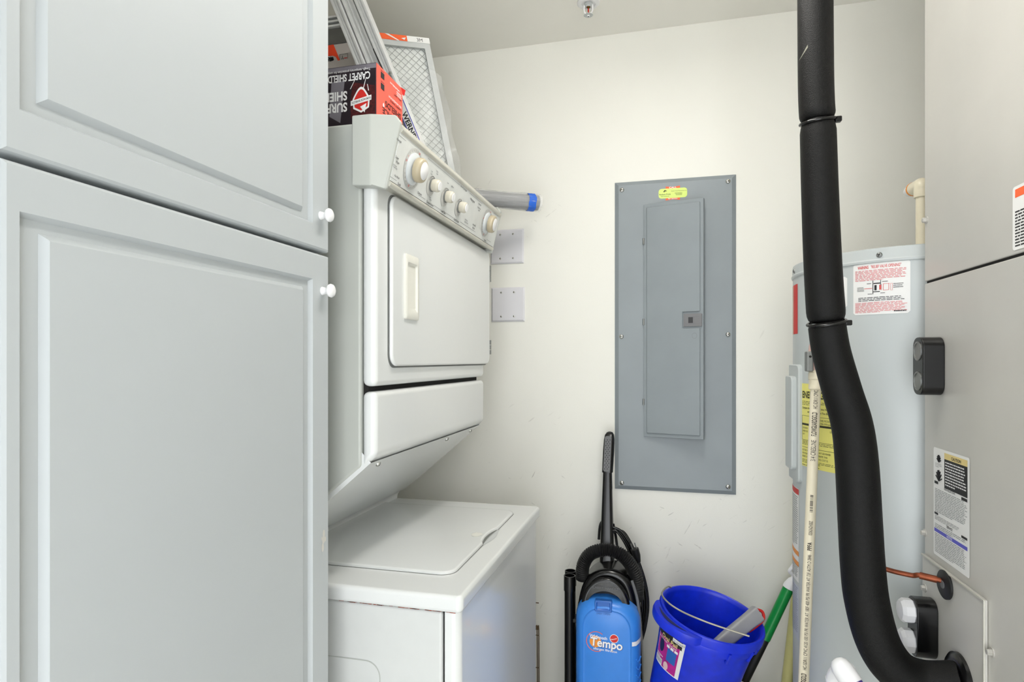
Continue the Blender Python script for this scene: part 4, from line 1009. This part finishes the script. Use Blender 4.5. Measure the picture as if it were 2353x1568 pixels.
# ------------------------------------------------------------------ water heater
TC, TR_, TZ = Vector((.574, 1.69, 0)), .255, CZ+.243
def tank():
    t = thing('water_heater', 'tall pale grey cylindrical water heater with warning labels in the corner', 'water heater', (TC.x, TC.y, 0))
    r = TR_
    MB().lathe([(r-.01, .04), (r, .05), (r, TZ-.028)], TC, (0, 0, 1), 96).build('jacket', M['tank'], t, smooth=30)
    MB().lathe([(r-.02, 0), (r-.02, .05)], TC, (0, 0, 1), 48).build('base_ring', M['steel'], t, smooth=30)
    MB().lathe([(r+.0005, TZ-.034), (r+.003, TZ-.032), (r+.0036, TZ-.028), (r+.002, TZ-.026), (r+.0014, TZ-.024), (r+.0014, TZ-.008), (r, TZ-.002), (r-.006, TZ), (.005, TZ+.012)], TC, (0, 0, 1), 96).build('top_cap', M['tank'], t, smooth=25)
    def ang(u, v, rr=r):
        a = ray(u, v); A = a.x**2+a.y**2; B = -2*(a.x*TC.x+a.y*TC.y); Q = TC.x**2+TC.y**2-rr*rr
        k = (-B-math.sqrt(max(0, B*B-4*A*Q)))/2/A; p = EYE+a*k
        return math.atan2(p.x-TC.x, -(p.y-TC.y)), p.z
    for u, v in ((2021, 589), (1827, 640)):
        a, z = ang(u, v); n = Vector((math.sin(a), -math.cos(a), 0)); screw(t, TC+n*(r+.001)+Vector((0, 0, TZ-.017)), n, .006, M['steel'], slotmat=M['dark'])
    def patch(name, u0, v0, u1, v1, m, h, parent, rr=0, nx=14):
        a0 = ang(u0, v0)[0]; a1 = ang(u1, v1)[0]; z0 = ang((u0+u1)/2, v0)[1]; z1 = ang((u0+u1)/2, v1)[1]; am = (a0+a1)/2; w = (a1-a0)*r; H = abs(z1-z0); c = Cyl(TC.x, TC.y, r, am, (z0+z1)/2)
        mb = MB()
        if rr:
            V = []; F = []
            for i in range(nx+1):
                x = -w/2+w*i/nx; e = max(0, abs(x)-(w/2-rr)); yy = H/2-rr+math.sqrt(max(0, rr*rr-e*e)); V += [c.m(x, -yy, h), c.m(x, yy, h)]
            mb.add(V, [(2*i, 2*i+2, 2*i+3, 2*i+1) for i in range(nx)])
        else: mb.rect(c, -w/2, w/2, -H/2, H/2, h, nx)
        return mb.build(name, m, parent, smooth=60), c, w, H
    # relief valve warning
    lb, c, w, H = patch('warning_label', 1961, 601, 2092, 722, M['paper'], .0005, t, .005, 24)
    Fy = lambda f: H/2-H*f
    MB().text('WARNING', .0092, c, -w*.41, Fy(.115), 'L', .02, .001, fit=w*.2).text('"RELIEF VALVE OPENING"', .0092, c, -w*.17, Fy(.115), 'L', .006, .001, fit=w*.52).build('heading_lettering', M['red'], lb, smooth=0)
    MB().lines(c, -w*.46, w*.46, Fy(.35), Fy(.14), 8, .42, .001, .6).lines(c, -w*.46, w*.46, Fy(.965), Fy(.76), 10, .42, .001, .55).build('paragraph_print', M['redsoft'], lb, smooth=0)
    b = MB().lines(c, -w*.4, w*.42, Fy(.745), Fy(.66), 3, .38, .001, 1).lines(c, -w*.42, -w*.29, Fy(.55), Fy(.46), 4, .35, .001, 1).lines(c, w*.22, w*.39, Fy(.52), Fy(.42), 3, .35, .001, 1).lines(c, w*.23, w*.46, Fy(.965), Fy(.93), 1, .6, .001, 1)
    k = H/.13; z_ = Fy(.48)
    for x0, x1, y0, y1 in ((-.017, -.0155, -.017, .017), (.0, .0012, .004, .017), (-.013, -.008, -.008, .005), (-.015, .0, .008, .0105), (-.016, -.001, -.0125, -.0105), (-.03, -.02, .009, .0102), (.004, .016, .012, .0132), (-.028, -.018, -.017, -.0158), (.0, .01, -.016, -.0148)): b.rect(c, x0*k, x1*k, z_+y0*k, z_+y1*k, .001)
    b.build('diagram_print', M['ink'], lb, smooth=0)
    d = MB()
    for x0, x1, y0, y1 in ((-.002, .001, -.007, .005), (.002, .003, -.008, .006), (.006, .02, .0065, .0073), (.007, .018, -.009, -.0082), (.006, .0068, -.009, .007), (.0175, .0183, -.009, .007), (.0215, .022, -.009, .007), (.0255, .026, -.01, .007), (.0215, .026, .0065, .007), (.0215, .026, -.01, -.0095), (-.036, -.018, -.003, -.0018)): d.rect(c, x0*k, x1*k, z_+y0*k, z_+y1*k, .001)
    d.build('red_diagram_print', M['red'], lb, smooth=0)
    # part hidden notice, red strip, energy guide, left notices
    lb, c, w, H = patch('small_notice', 1880, 640, 1947, 710, M['paper'], .0005, t, .004); MB().lines(c, -w*.4, w*.4, -H*.4, H*.4, 6, .2, .001).build('notice_print', M['redsoft'], lb, smooth=0)
    lb, c, w, H = patch('red_notice', 1821, 655, 1833, 768, M['red'], .0005, t); MB().rect(c, -w*.5, -w*.05, -H*.5, H*.5, .0008, 4).build('pale_band', mat('pale peach print', (236, 206, 192), .5), lb, smooth=0)
    lb, c, w, H = patch('energy_guide', 1842, 884, 1935, 1082, M['ywlabel'], .0005, t)
    H2 = H/2; x0 = -w/2
    K = H/.29
    class KS:
        def m(s_, x, y, h=0): return c.m(x, y, h)
    T = lambda st, sz, x, yy, al='L', bo=0, sx=.8: b.text(st, sz*K, c, x, H2-yy*K, al, bo, .001, sx=sx*1.1)
    b = MB(); T('ENERGYGUIDE', .033, x0+.006, .05, bo=.025, sx=.72)
    T('Compare the Energy Use of this Water Heater', .0102, x0+.006, .088, bo=.01); T('with Others Before You Buy.', .0102, x0+.03, .101, bo=.01)
    for yy in (.112, .197, .222): b.rect(c, x0+.005, w/2-.004, H2-yy*K-.0008, H2-yy*K, .001, 10)
    b.rect(c, x0+.005, x0+.006, H2-.197*K, H2-.112*K, .001); b.rect(c, x0+.005, w/2-.004, H2-.146*K, H2-.139*K, .001, 10)
    T('THIS MODEL USES', .0095, x0+w*.55, .126); T('5106 kWh/year', .009, x0+w*.55, .136)
    for i, st in enumerate(('LESS ENERGY', 'ENERGY USE', '4879')): T(st, .0085, x0+.009, .158+.011*i, sx=.6)
    for i, st in enumerate(('USES MORE', 'ENERGY', '5109')): T(st, .009, w/2-.006, .16+.012*i, 'R', sx=.7)
    for i, st in enumerate(('ELECTRIC WATER HEATERS THAT USE FEWER', 'KWH/YEAR COST LESS TO OPERATE. THIS', 'MODEL\'S ESTIMATED OPERATING COST IS:')): T(st, .0088, x0+.006, .236+.011*i, sx=.72)
    for ya, yb, nn in ((.278, .264, 3), (.215, .2, 3), (.076, .06, 3), (.288, .282, 1)): b.lines(c, x0+.006, w/2-.008, H2-ya*K, H2-yb*K, nn, .3, .001)
    b.build('guide_lettering', mat('olive black print', (52, 52, 30), .6), lb, smooth=0)
    lb, c, w, H = patch('safety_notice', 1818, 1118, 1836, 1330, M['paper'], .0005, t)
    MB().rect(c, -w/2, w/2, H/2-.016, H/2-.002, .0009, 4).build('red_header', M['red'], lb, smooth=0)
    o = MB()
    for f in (.33, .22): o.rect(c, -w/2, w/2, -H/2+H*f-.012, -H/2+H*f, .0009, 4)
    o.build('orange_print', M['orangefade'], lb, smooth=0)
    MB().lines(c, -w*.45, w*.45, -H/2+H*.37, H/2-.02, 24, .35, .0009).lines(c, -w*.45, w*.45, -H/2+.005, -H/2+H*.18, 8, .35, .0009).build('notice_print', M['greyink'], lb, smooth=0)
    lb, c, w, H = patch('lower_notice', 1818, 1338, 1836, 1460, mat('clear bluish label', (196, 202, 214), .4), .0005, t)
    MB().lines(c, -w*.45, w*.45, -H/2+.01, H/2-.005, 22, .4, .0009).build('notice_print', mat('slate print', (140, 146, 170), .5), lb, smooth=0)
    # element access cover on the left
    a0, zt = ang(1826, 838); zb = ang(1826, 1102)[1]; c = Cyl(TC.x, TC.y, r, math.atan2(-.99, .18)+.0, (zt+zb)/2)
    a = -1.55; c.a0 = a; H = zt-zb
    def cover(w, H, h0, h1, nm, dx=0, dz=0):
        nx = 8; rg = []
        pts = rrect(-w/2, w/2, -H/2, H/2, .012, 4)
        return MB().loft([[c.m(x+dx, y+dz, h0) for x, y in pts], [c.m(x+dx, y+dz, h1-.003) for x, y in pts], [c.m(x*.94+dx, y*.985+dz, h1) for x, y in pts]]).build(nm, M['tank'], t, smooth=30)
    cover(.105, H, -.004, .009, 'access_cover'); cover(.075, H*.8, .006, .018, 'access_cover_bulge', -.004, 0)
    # relief valve
    v0 = at(1868, 812, Y=1.50); a_, z_ = ang(1908, 820)
    n = Vector((math.sin(a_), -math.cos(a_), 0)); s0 = TC+n*r; s0.z = v0.z
    vv = TC+n*(r+.045); vv.z = v0.z
    MB().tube([s0-n*.01, vv], .015, 16).build('valve_nipple', M['copper'], t); MB().lathe([(.011, -.04), (.014, -.03), (.016, 0), (.014, .018), (.01, .025)], vv, (0, 0, 1), 20).build('valve_body', mat('teflon wrapped brass', (214, 180, 172), .4, .3, var=.2, vs_=60), t, smooth=50)
    lv = at(1859, 828, Y=vv.y-.01)
    MB().box(lv.x-.007, lv.x+.007, vv.y-.022, vv.y+.004, lv.z-.026, lv.z+.02).build('valve_lever', M['steel'], t, bevel=.003)
    MB().lathe([(.0025, 0), (.0025, .003)], (lv.x, vv.y-.022, lv.z+.008), (0, -1, 0), 10).build('lever_pin', M['dark'], t)
    return vv
VV = tank()

def discharge_pipe():
    a = at(1876, 866, Y=VV.y); e = at(1847, 1560, Y=VV.y-.035); d = (e-a).normalized(); bot = a+d*((.12-a.z)/d.z); r = .0112
    t = thing('relief_discharge_pipe', 'cream plastic discharge pipe running down from the relief valve', 'pipe', (bot.x, bot.y, .12))
    MB().tube([a+Vector((0, 0, .01)), bot], r, 24).build('pipe_run', M['cpvc'], t)
    MB().lathe([(.014, -.03), (.0155, -.028), (.0155, -.008), (.017, -.006), (.017, .008), (.0155, .01), (.0155, .014), (.01, .016)], a, -d, 24).build('pipe_adapter', M['cpvc'], t, smooth=30)
    up = -d; sd = Vector((1, 0, 0)); fr = Vector((0, -1, 0))
    class PS:
        def m(s, x, y, h=0):
            an = y/r+.15; p = bot+up*x; side = sd-up*sd.dot(up); side.normalize(); f = side.cross(up); f = f if f.y < 0 else -f
            return p+(side*(-math.sin(an))+f*math.cos(an))*(r+h)
    ps = PS(); L = (a-bot).length
    zx = lambda u, v: (at(u, v, Y=VV.y-.02)-bot).dot(up)
    b = MB()
    for st, (ua, va), (ub, vb), sz, bo in (('3/4 CRESLINE', (1865, 1060), (1867, 1012), .013, 0), ('FLOWGUARDGOLD', (1870, 1003), (1872, 948), .0135, .02), ('HC-SDR11 CPVC 4120', (1873, 940), (1877, 884), .011, 0),
                                         ('PPFA', (1855, 1263), (1856, 1244), .011, .02), ('020624ZHSBZ', (1858, 1228), (1859, 1196), .0095, 0), ('FLOWGUARDGOLD', (1846, 1590), (1847, 1538), .0135, .02),
                                         ('HC-SDR11 CPVC 4120 100 PSI PR WATER AT 180F 400 PSI PR WATER AT 73F ASTM D 2846', (1848, 1530), (1854, 1272), .0095, 0)):
        b.text(st, sz, ps, zx(ua, va), -.0035, 'L', bo, .0014, fit=zx(ub, vb)-zx(ua, va))
    x0 = zx(1860, 1176)
    for i in range(14): b.rect(ps, x0+.0028*i, x0+.0028*i+random.choice((.0008, .0017)), -.0028, .0028, .0012)
    b.build('pipe_lettering', mat('soft black print', (56, 50, 44), .6), t, smooth=0)
discharge_pipe()

# ------------------------------------------------------------------ air handler
HX, HY1 = .507, 1.40
def handler():
    t = thing('air_handler', 'tall beige-grey steel air handler with panels, ports and labels', 'air handler', (.8, 1.13, 0))
    HY0 = .86; ztop = 2.16; zs = CZ+.1113*1.4
    MB().box(HX+.012, XR-.01, HY0, HY1, .3, ztop).build('casing', M['handler'], t, bevel=.002)
    MB().box(HX+.03, XR-.02, HY0+.02, HY1-.02, .0, .3).build('base_plenum', M['steel'], t)
    MB().box(HX+.06, XR-.04, HY0+.03, HY1-.03, ztop, CEIL-.001).build('supply_plenum', M['steel'], t)
    MB().box(HX, HX+.012, HY0, HY1, zs+.0025, ztop-.002).build('upper_panel', M['handler'], t, bevel=.002)
    MB().box(HX, HX+.012, HY0, HY1, .305, zs-.0025).build('lower_panel', M['handler'], t, bevel=.002)
    MB().box(HX+.004, HX+.012, HY0+.001, HY1-.001, zs-.003, zs+.003).build('panel_seam', M['dark'], t)
    # raised coil cover plate
    ze = (at(2125, 1268, X=HX).z+at(2270, 1385, X=HX).z)/2; yp = at(2271, 1450, X=HX).y
    MB().box(HX-.005, HX-.0002, yp, HY1-.002, .35, ze).build('coil_plate', M['handler'], t, bevel=.0016)
    sm = MB().box(HX-.0075, HX-.0048, yp-.001, HY1-.002, ze-.003, ze+.001).box(HX-.0075, HX-.0048, yp-.002, yp+.002, .35, ze).build('plate_edge', M['trim'], t, bevel=.0008)
    fx = HX-.005
    for u, v, x in ((2129, 506, HX), (2126, 1225, HX), (2126, 1352, fx), (2280, 1500, HX)):
        p = at(u, v, X=x); MB().lathe([(.008, 0), (.008, .0015)], p, (-1, 0, 0), 16).lathe([(.0052, .0015), (.0052, .007), (.004, .008)], p, (-1, 0, 0), 6).build('hex_screw', M['palescrew'], t, smooth=20)
    # drain ports
    def port(un, v0, v1, ulx, x, thick, caps):
        y0 = at(un, (v0+v1)/2, X=x).y; z1, z0 = at(un, v0, X=x).z, at(un, v1, X=x).z
        xp = at(ulx, (v0+v1)/2, Y=y0).x
        o = MB().prism(rrect(y0, y0+thick, z0, z1, .02, 6), YZ, xp, x).build('drain_port', M['blackp'], t, bevel=.002, bang=60)
        cy = y0+thick/2
        for k, fz in enumerate((.24, .76)):
            zc = z0+(z1-z0)*fz
            if caps:
                MB().lathe([(.019, -.004), (.0235, .002), (.0235, .016), (.019, .022), (.006, .024)], (xp, cy, zc), (-1, .0, 0), 9).build('white_cap', M['pvc'], o, smooth=20)
            else:
                MB().lathe([(.0185, 0), (.0185, .0015), (.0155, .0015), (.0155, .0002), (.001, .0002)], (xp, cy, zc), (-1, 0, 0), 20).build('port_ring', M['steel'], o, smooth=20)
    port(2172, 774, 910, 2121, HX, .05, False); port(2157, 1388, 1525, 2108, fx, .05, True)
    # copper grommet: black oval with slot
    c = at(2171, 1344, X=fx-.002)
    V = lambda ry, rz, x: [(x, c.y+ry*math.cos(k*PI/16)+.0*rz, c.z+rz*math.sin(k*PI/16)) for k in range(32)]
    g = MB().loft([V(.03, .026, fx), V(.03, .026, fx-.004), V(.026, .022, fx-.006)]).build('oval_grommet', M['blackm'], t, smooth=30)
    MB().loft([V(.009, .007, fx-.0055), V(.009, .007, fx-.0066)]).build('grommet_slot', M['gripgrey'], g)
    # round grommet of the suction line
    q = at(2208, 1569, X=fx)
    MB().lathe([(.05, 0), (.05, .006), (.045, .010), (.036, .010)], q, (-1, 0, 0), 32).build('round_grommet', M['blackp'], t, smooth=40)
    # instruction label
    def face(u0, v0, u1, v1): 
        a = at(u0, v0, X=HX); b = at(u1, v1, X=HX); return a, b
    def label(name, y_near, y_far, z0, z1):
        # seen from the room the far edge is on the left: x runs towards the camera
        w, H = y_far-y_near, z1-z0; s = Plane((HX-.0003, y_far, z0), (0, -1, 0), (0, 0, 1))
        return MB().rect(s, 0, w, 0, H, .0003, r=.005).build(name, M['paper'], t, smooth=0), s, w, H
    yf, yn = at(2146, 1150, X=HX).y, at(2229, 1200, X=HX).y; z1 = (at(2146, 1028, X=HX).z+at(2229, 1052, X=HX).z)/2; z0 = (at(2146, 1271, X=HX).z+at(2229, 1332, X=HX).z)/2
    lb, s, w, H = label('caution_label', yn, yf, z0, z1)
    MB().rect(s, w*.33, w*.95, H*.92, H*.975, .0006).build('yellow_header', M['sand'], lb, smooth=0)
    MB().rect(s, w*.33, w*.95, H*.66, H*.92, .0006).build('black_block', M['ink'], lb, smooth=0)
    MB().rect(s, w*.03, w*.95, H*.218, H*.25, .0006).build('blue_band', M['blueink'], lb, smooth=0)
    k = MB().text('CAUTION', .0085, s, w*.66, H*.93, 'C', .01, .0009).text('INSTALLATION', .0065, s, w*.48, H*.64, 'C', .01, .0009).text('SERVICE', .0065, s, w*.48, H*.31, 'C', .01, .0009)
    for x0, x1, y0, y1 in ((.04, .15, .665, .69), (.8, .95, .625, .65), (.04, .15, .38, .4), (.8, .95, .305, .325)): k.rect(s, w*x0, w*x1, H*y0, H*y1, .0009)
    for cx_, cy_, sz in ((.17, .9, .009), (.17, .74, .014)):
        for i in range(7): k.tube([s.m(w*cx_, H*cy_-sz*.6, .0007), s.m(w*cx_+sz*math.cos(.3+i*.4), H*cy_-sz*.6+sz*1.5*math.sin(.3+i*.4), .0007)], .0012, 4)
    k.lines(s, w*.06, w*.27, H*.82, H*.86, 3, .2, .0008); k.build('black_lettering', M['ink'], lb, smooth=0)
    MB().lines(s, w*.05, w*.95, H*.405, H*.625, 15, .3, .0007).lines(s, w*.05, w*.78, H*.33, H*.375, 4, .3, .0007).lines(s, w*.05, w*.95, H*.255, H*.3, 3, .3, .0007).lines(s, w*.05, w*.95, H*.03, H*.21, 12, .3, .0007).build('paragraph_print', M['greyink'], lb, smooth=0)
    MB().lines(s, w*.36, w*.93, H*.68, H*.905, 9, .42, .0009).text('NOTICE', .006, s, w*.48, H*.226, 'C', .02, .001).build('white_print', M['white'], lb, smooth=0)
    yf = at(2328, 500, X=HX).y; lb, s, w, H = label('rating_label', yf-.12, yf, zs+.008, at(2328, 432, X=HX).z)
    MB().rect(s, w*.06, w*.97, H*.82, H*.95, .0006).build('orange_header', M['orange'], lb, smooth=0)
    MB().lines(s, w*.06, w*.97, H*.04, H*.62, 12, .45, .0006, 1).build('barcode_print', M['ink'], lb, smooth=0)
    return q, c
GQ, GC = handler()

def suction_line():
    Y0 = 1.25
    pts = [(1872, -22), (1874, 140), (1879, 280), (1884, 450), (1891, 620), (1899, 742), (1910, 810), (1935, 900), (1957, 975), (1968, 1060), (1976, 1200), (1982, 1300), (1992, 1385), (2018, 1478), (2062, 1541), (2128, 1568)]
    P = [at(u, v, Y=Y0) for u, v in pts]; P[0].z = CEIL-.0005; P += [GQ+Vector((.004, 0, 0))]
    t = thing('insulated_refrigerant_line', 'thick black foam-insulated refrigerant pipe bending into the air handler', 'pipe', (P[8].x, Y0, P[8].z))
    def seg(i0, i1, r0, r1, e0, e1):
        path = spline(P[i0:i1+1], 10); n = len(path); R = interp(r0 if isinstance(r0, list) else [r0, r1], n); r1 = R[-1]; r0 = R[0]
        path = [path[0]+(path[1]-path[0]).normalized()*.0]+path
        R = [r0]+R
        if e0: R[0] = r0*.72; R[1] = r0*.86; R[2] = r0*.95
        if e1: R[-1] = r1*.72; R[-2] = r1*.9; R[-3] = r1*.97
        return MB().tube(path, R, 28).build('foam_sleeve', M['foam'], t, smooth=60)
    P[2], P[5] = P[2], P[5]
    seg(0, 2, .0305, .031, False, True); seg(2, 5, .031, .0335, True, True); seg(5, 16, [.032, .034, .0365, .0375, .0375, .0365], 0, True, False)
    for i, r in ((2, .0245), (5, .0265)):
        d = (P[i+1]-P[i-1]).normalized(); o = P[i]
        a = d.orthogonal().normalized(); b = d.cross(a); ring = [o+(a*math.cos(k*PI/16)+b*math.sin(k*PI/16))*(r*1.22)+d*.006*math.sin(k*PI/16+2) for k in range(33)]
        MB().tube(ring, .003, 8, False).build('cable_tie', M['blackp'], t, smooth=60)
        x = Vector((1, 0, 0)); MB().box(o.x+r*1.1, o.x+r*1.1+.012, o.y-.012, o.y, o.z-.006, o.z+.004).build('tie_head', M['blackp'], t, bevel=.002)
    # pale nicks in the foam
    for u, v in ((1843, 126),):
        p = at(u, v, Y=Y0-.02); k = MB()
        k.add([p+Vector(q) for q in ((-.006, -.002, -.012), (-.004, -.004, -.008), (.007, -.012, .012), (.008, -.010, .008))], [(0, 1, 2, 3)]).build('foam_nick', mat('torn foam', (168, 166, 150), .7), t, smooth=0)
    # bare copper liquid line
    c = thing('copper_liquid_line', 'bare tarnished copper tube entering the air handler through an oval grommet', 'copper pipe', tuple(GC))
    e = Vector((GC.x-.003, GC.y+.006, GC.z+.004))
    pp = [e+Vector((.004, 0, 0)), e+Vector((-.03, .012, .004)), at(2090, 1322, Y=e.y+.02), at(2022, 1303, Y=e.y+.03), at(1990, 1270, Y=e.y+.035), at(1976, 1180, Y=1.335), at(1966, 1060, Y=1.335), at(1950, 970, Y=1.335), at(1925, 900, Y=1.335), at(1905, 800, Y=1.335), at(1897, 640, Y=1.335), at(1885, 400, Y=1.335), at(1876, 60, Y=1.335)]
    last = Vector(pp[-1]); last.z = CEIL-.0005; pp.append(last)
    MB().tube(spline(pp, 8), .0048, 12).build('copper_tube', M['copper'], c, smooth=60)
    e2 = pp[1]; MB().tube([e2.lerp(pp[2], .1), e2.lerp(pp[0], .7)], .0066, 12).build('copper_coupling', M['copper'], c, smooth=60)
suction_line()

def other_pipes():
    # white drain elbow low in front of the tank
    a = at(1936, 1538, Y=1.22)
    t = thing('drain_elbow', 'white plastic drain elbow low in front of the water heater', 'pipe', (a.x, a.y, 0))
    r = .0185
    dn = a+Vector((-.004, .02, -.03)); MB().tube(spline([Vector((dn.x, dn.y, .2)), dn+Vector((0, 0, -.06)), dn, a+Vector((.006, -.004, .0))], 8), r, 20).build('down_pipe', M['pvc'], t, smooth=60)
    d = Vector((.42, -.42, -.62)).normalized()
    el = MB().lathe([(.003, -.019), (.010, -.017), (.0155, -.011), (.0182, -.002), (.019, .008), (.019, .026), (.017, .027)], a, d, 28).build('elbow_body', M['pvc'], t, smooth=60)
    MB().lathe([(.017, .026), (.0178, .03), (.016, .03)], a, d, 28).build('primer_ring', mat('purple primer', (84, 66, 150), .4), t, smooth=60)
    MB().tube([a+d*.02, a+d*.3], .0152, 24).build('branch_pipe', M['pvc'], t)
    # cream water pipe with elbow rising behind the air handler, above the tank
    p = at(2118, 440, Y=1.66); t = thing('cold_water_pipe', 'cream plastic pipe with elbow rising above the water heater', 'pipe', (p.x, p.y, TZ))
    top = at(2118, 425, Y=1.66); r = .0125
    MB().tube([Vector((top.x, top.y, TZ+.005)), Vector((top.x, top.y, top.z-.014))], r, 20).build('riser', M['cpvc'], t)
    w = at(2090, 432, Y=1.74); dd = (Vector((w.x, w.y, top.z+.006))-top)
    MB().tube(spline([Vector((top.x, top.y, top.z-.03)), Vector((top.x, top.y, top.z-.012)), top, top+dd*.28, top+dd*.6], 6), .0165, 20).build('elbow', M['cpvc'], t, smooth=60)
    MB().tube([top+dd*.5, top+dd*1.0, top+dd*1.12, top+dd*1.16], [.0135, .0135, .011, .004], 20).build('stub', M['pvc'], t, smooth=60)
    e = top+dd*.62; MB().tube([e, e+dd*.06], .0172, 20).build('amber_ring', M['orangefade'], t)
other_pipes()

# ------------------------------------------------------------------ fire sprinkler
def sprinkler():
    c = at(1352, 5, Z=CEIL); t = thing('fire_sprinkler', 'white ceiling sprinkler head with red bulb and toothed deflector', 'sprinkler', tuple(c)); dn = Vector((0, 0, -1))
    MB().lathe([(.0335, 0), (.0335, .004), (.030, .007), (.0215, .008), (.0205, .0045), (.012, .004)], c, dn, 40).build('escutcheon', M['plastic_w'], t, smooth=35)
    MB().lathe([(.013, 0), (.013, .009), (.0075, .011), (.0075, .0145), (.003, .015)], c, dn, 24).build('valve_seat', M['cardgrey'], t, smooth=35)
    MB().lathe([(.0058, .0145), (.005, .017), (.002, .019)], c, dn, 16).build('bulb_seat', mat('dark brass', (96, 70, 30), .4, .8), t)
    MB().lathe([(.0015, .017), (.0022, .021), (.0022, .028), (.0012, .032)], c, dn, 12).build('red_bulb', mat('red glass bulb', (190, 24, 14), .1), t, smooth=60)
    for s in (-1, 1):
        q = lambda x, h: c+Vector((x*s, 0, -h)); MB().tube(spline([q(.0115, .007), q(.0125, .017), q(.0118, .027), q(.007, .034), q(.002, .037)], 6), .0024, 10).build('frame_arm', M['plastic_w'], t, smooth=60)
    V = []; n = 16
    ring0, ring1 = [], []
    for i in range(n*4):
        a = 2*PI*i/(n*4); r = .0142 if (i % 4) in (0, 1) else .0112
        ring0.append(c+Vector((r*math.cos(a), r*math.sin(a), -.0385))); ring1.append(c+Vector((r*math.cos(a), r*math.sin(a), -.0398)))
    MB().loft([ring0, ring1]).build('deflector', M['cardgrey'], t, smooth=0)
    MB().lathe([(.0042, .0385), (.0042, .042), (.003, .043)], c, dn, 16).build('deflector_nut', M['plastic_w'], t); MB().lathe([(.0022, .043), (.0022, .0433)], c, dn, 12).build('nut_hole', M['dark'], t)
sprinkler()

# ------------------------------------------------------------------ wire rack folded behind the washer
def rack():
    y = 1.84; p = at(1238, 1440, Y=y); x = p.x
    t = thing('wire_rack', 'folded brown wire rack standing on edge between washer and back wall', 'wire rack', (x, y, 0))
    wm = mat('brown coated wire', (96, 78, 58), .4, .4)
    for k, dx in enumerate((0, -.005)):
        MB().tube(spline([(x+dx-.004, y-.01, .04), (x+dx, y, .12), (x+dx, y, p.z-.03), (x+dx-.004, y, p.z-.012), (x+dx-.006, y, p.z-.002), (x+dx-.014, y, p.z), (x+dx-.02, y, p.z-.01)], 6), .0018, 8).build('upright_wire', wm, t, smooth=60)
    for i in range(6):
        z = .1+i*.1; MB().tube([(x-.4, y, z), (x, y, z)], .0016, 6).build('cross_wire', wm, t)
    MB().tube([(x-.4, y, .0), (x-.4, y, p.z-.03)], .0018, 8).build('upright_wire', wm, t); MB().tube([(x-.4, y, .002), (x, y, .002)], .002, 8).build('bottom_wire', wm, t)
rack()
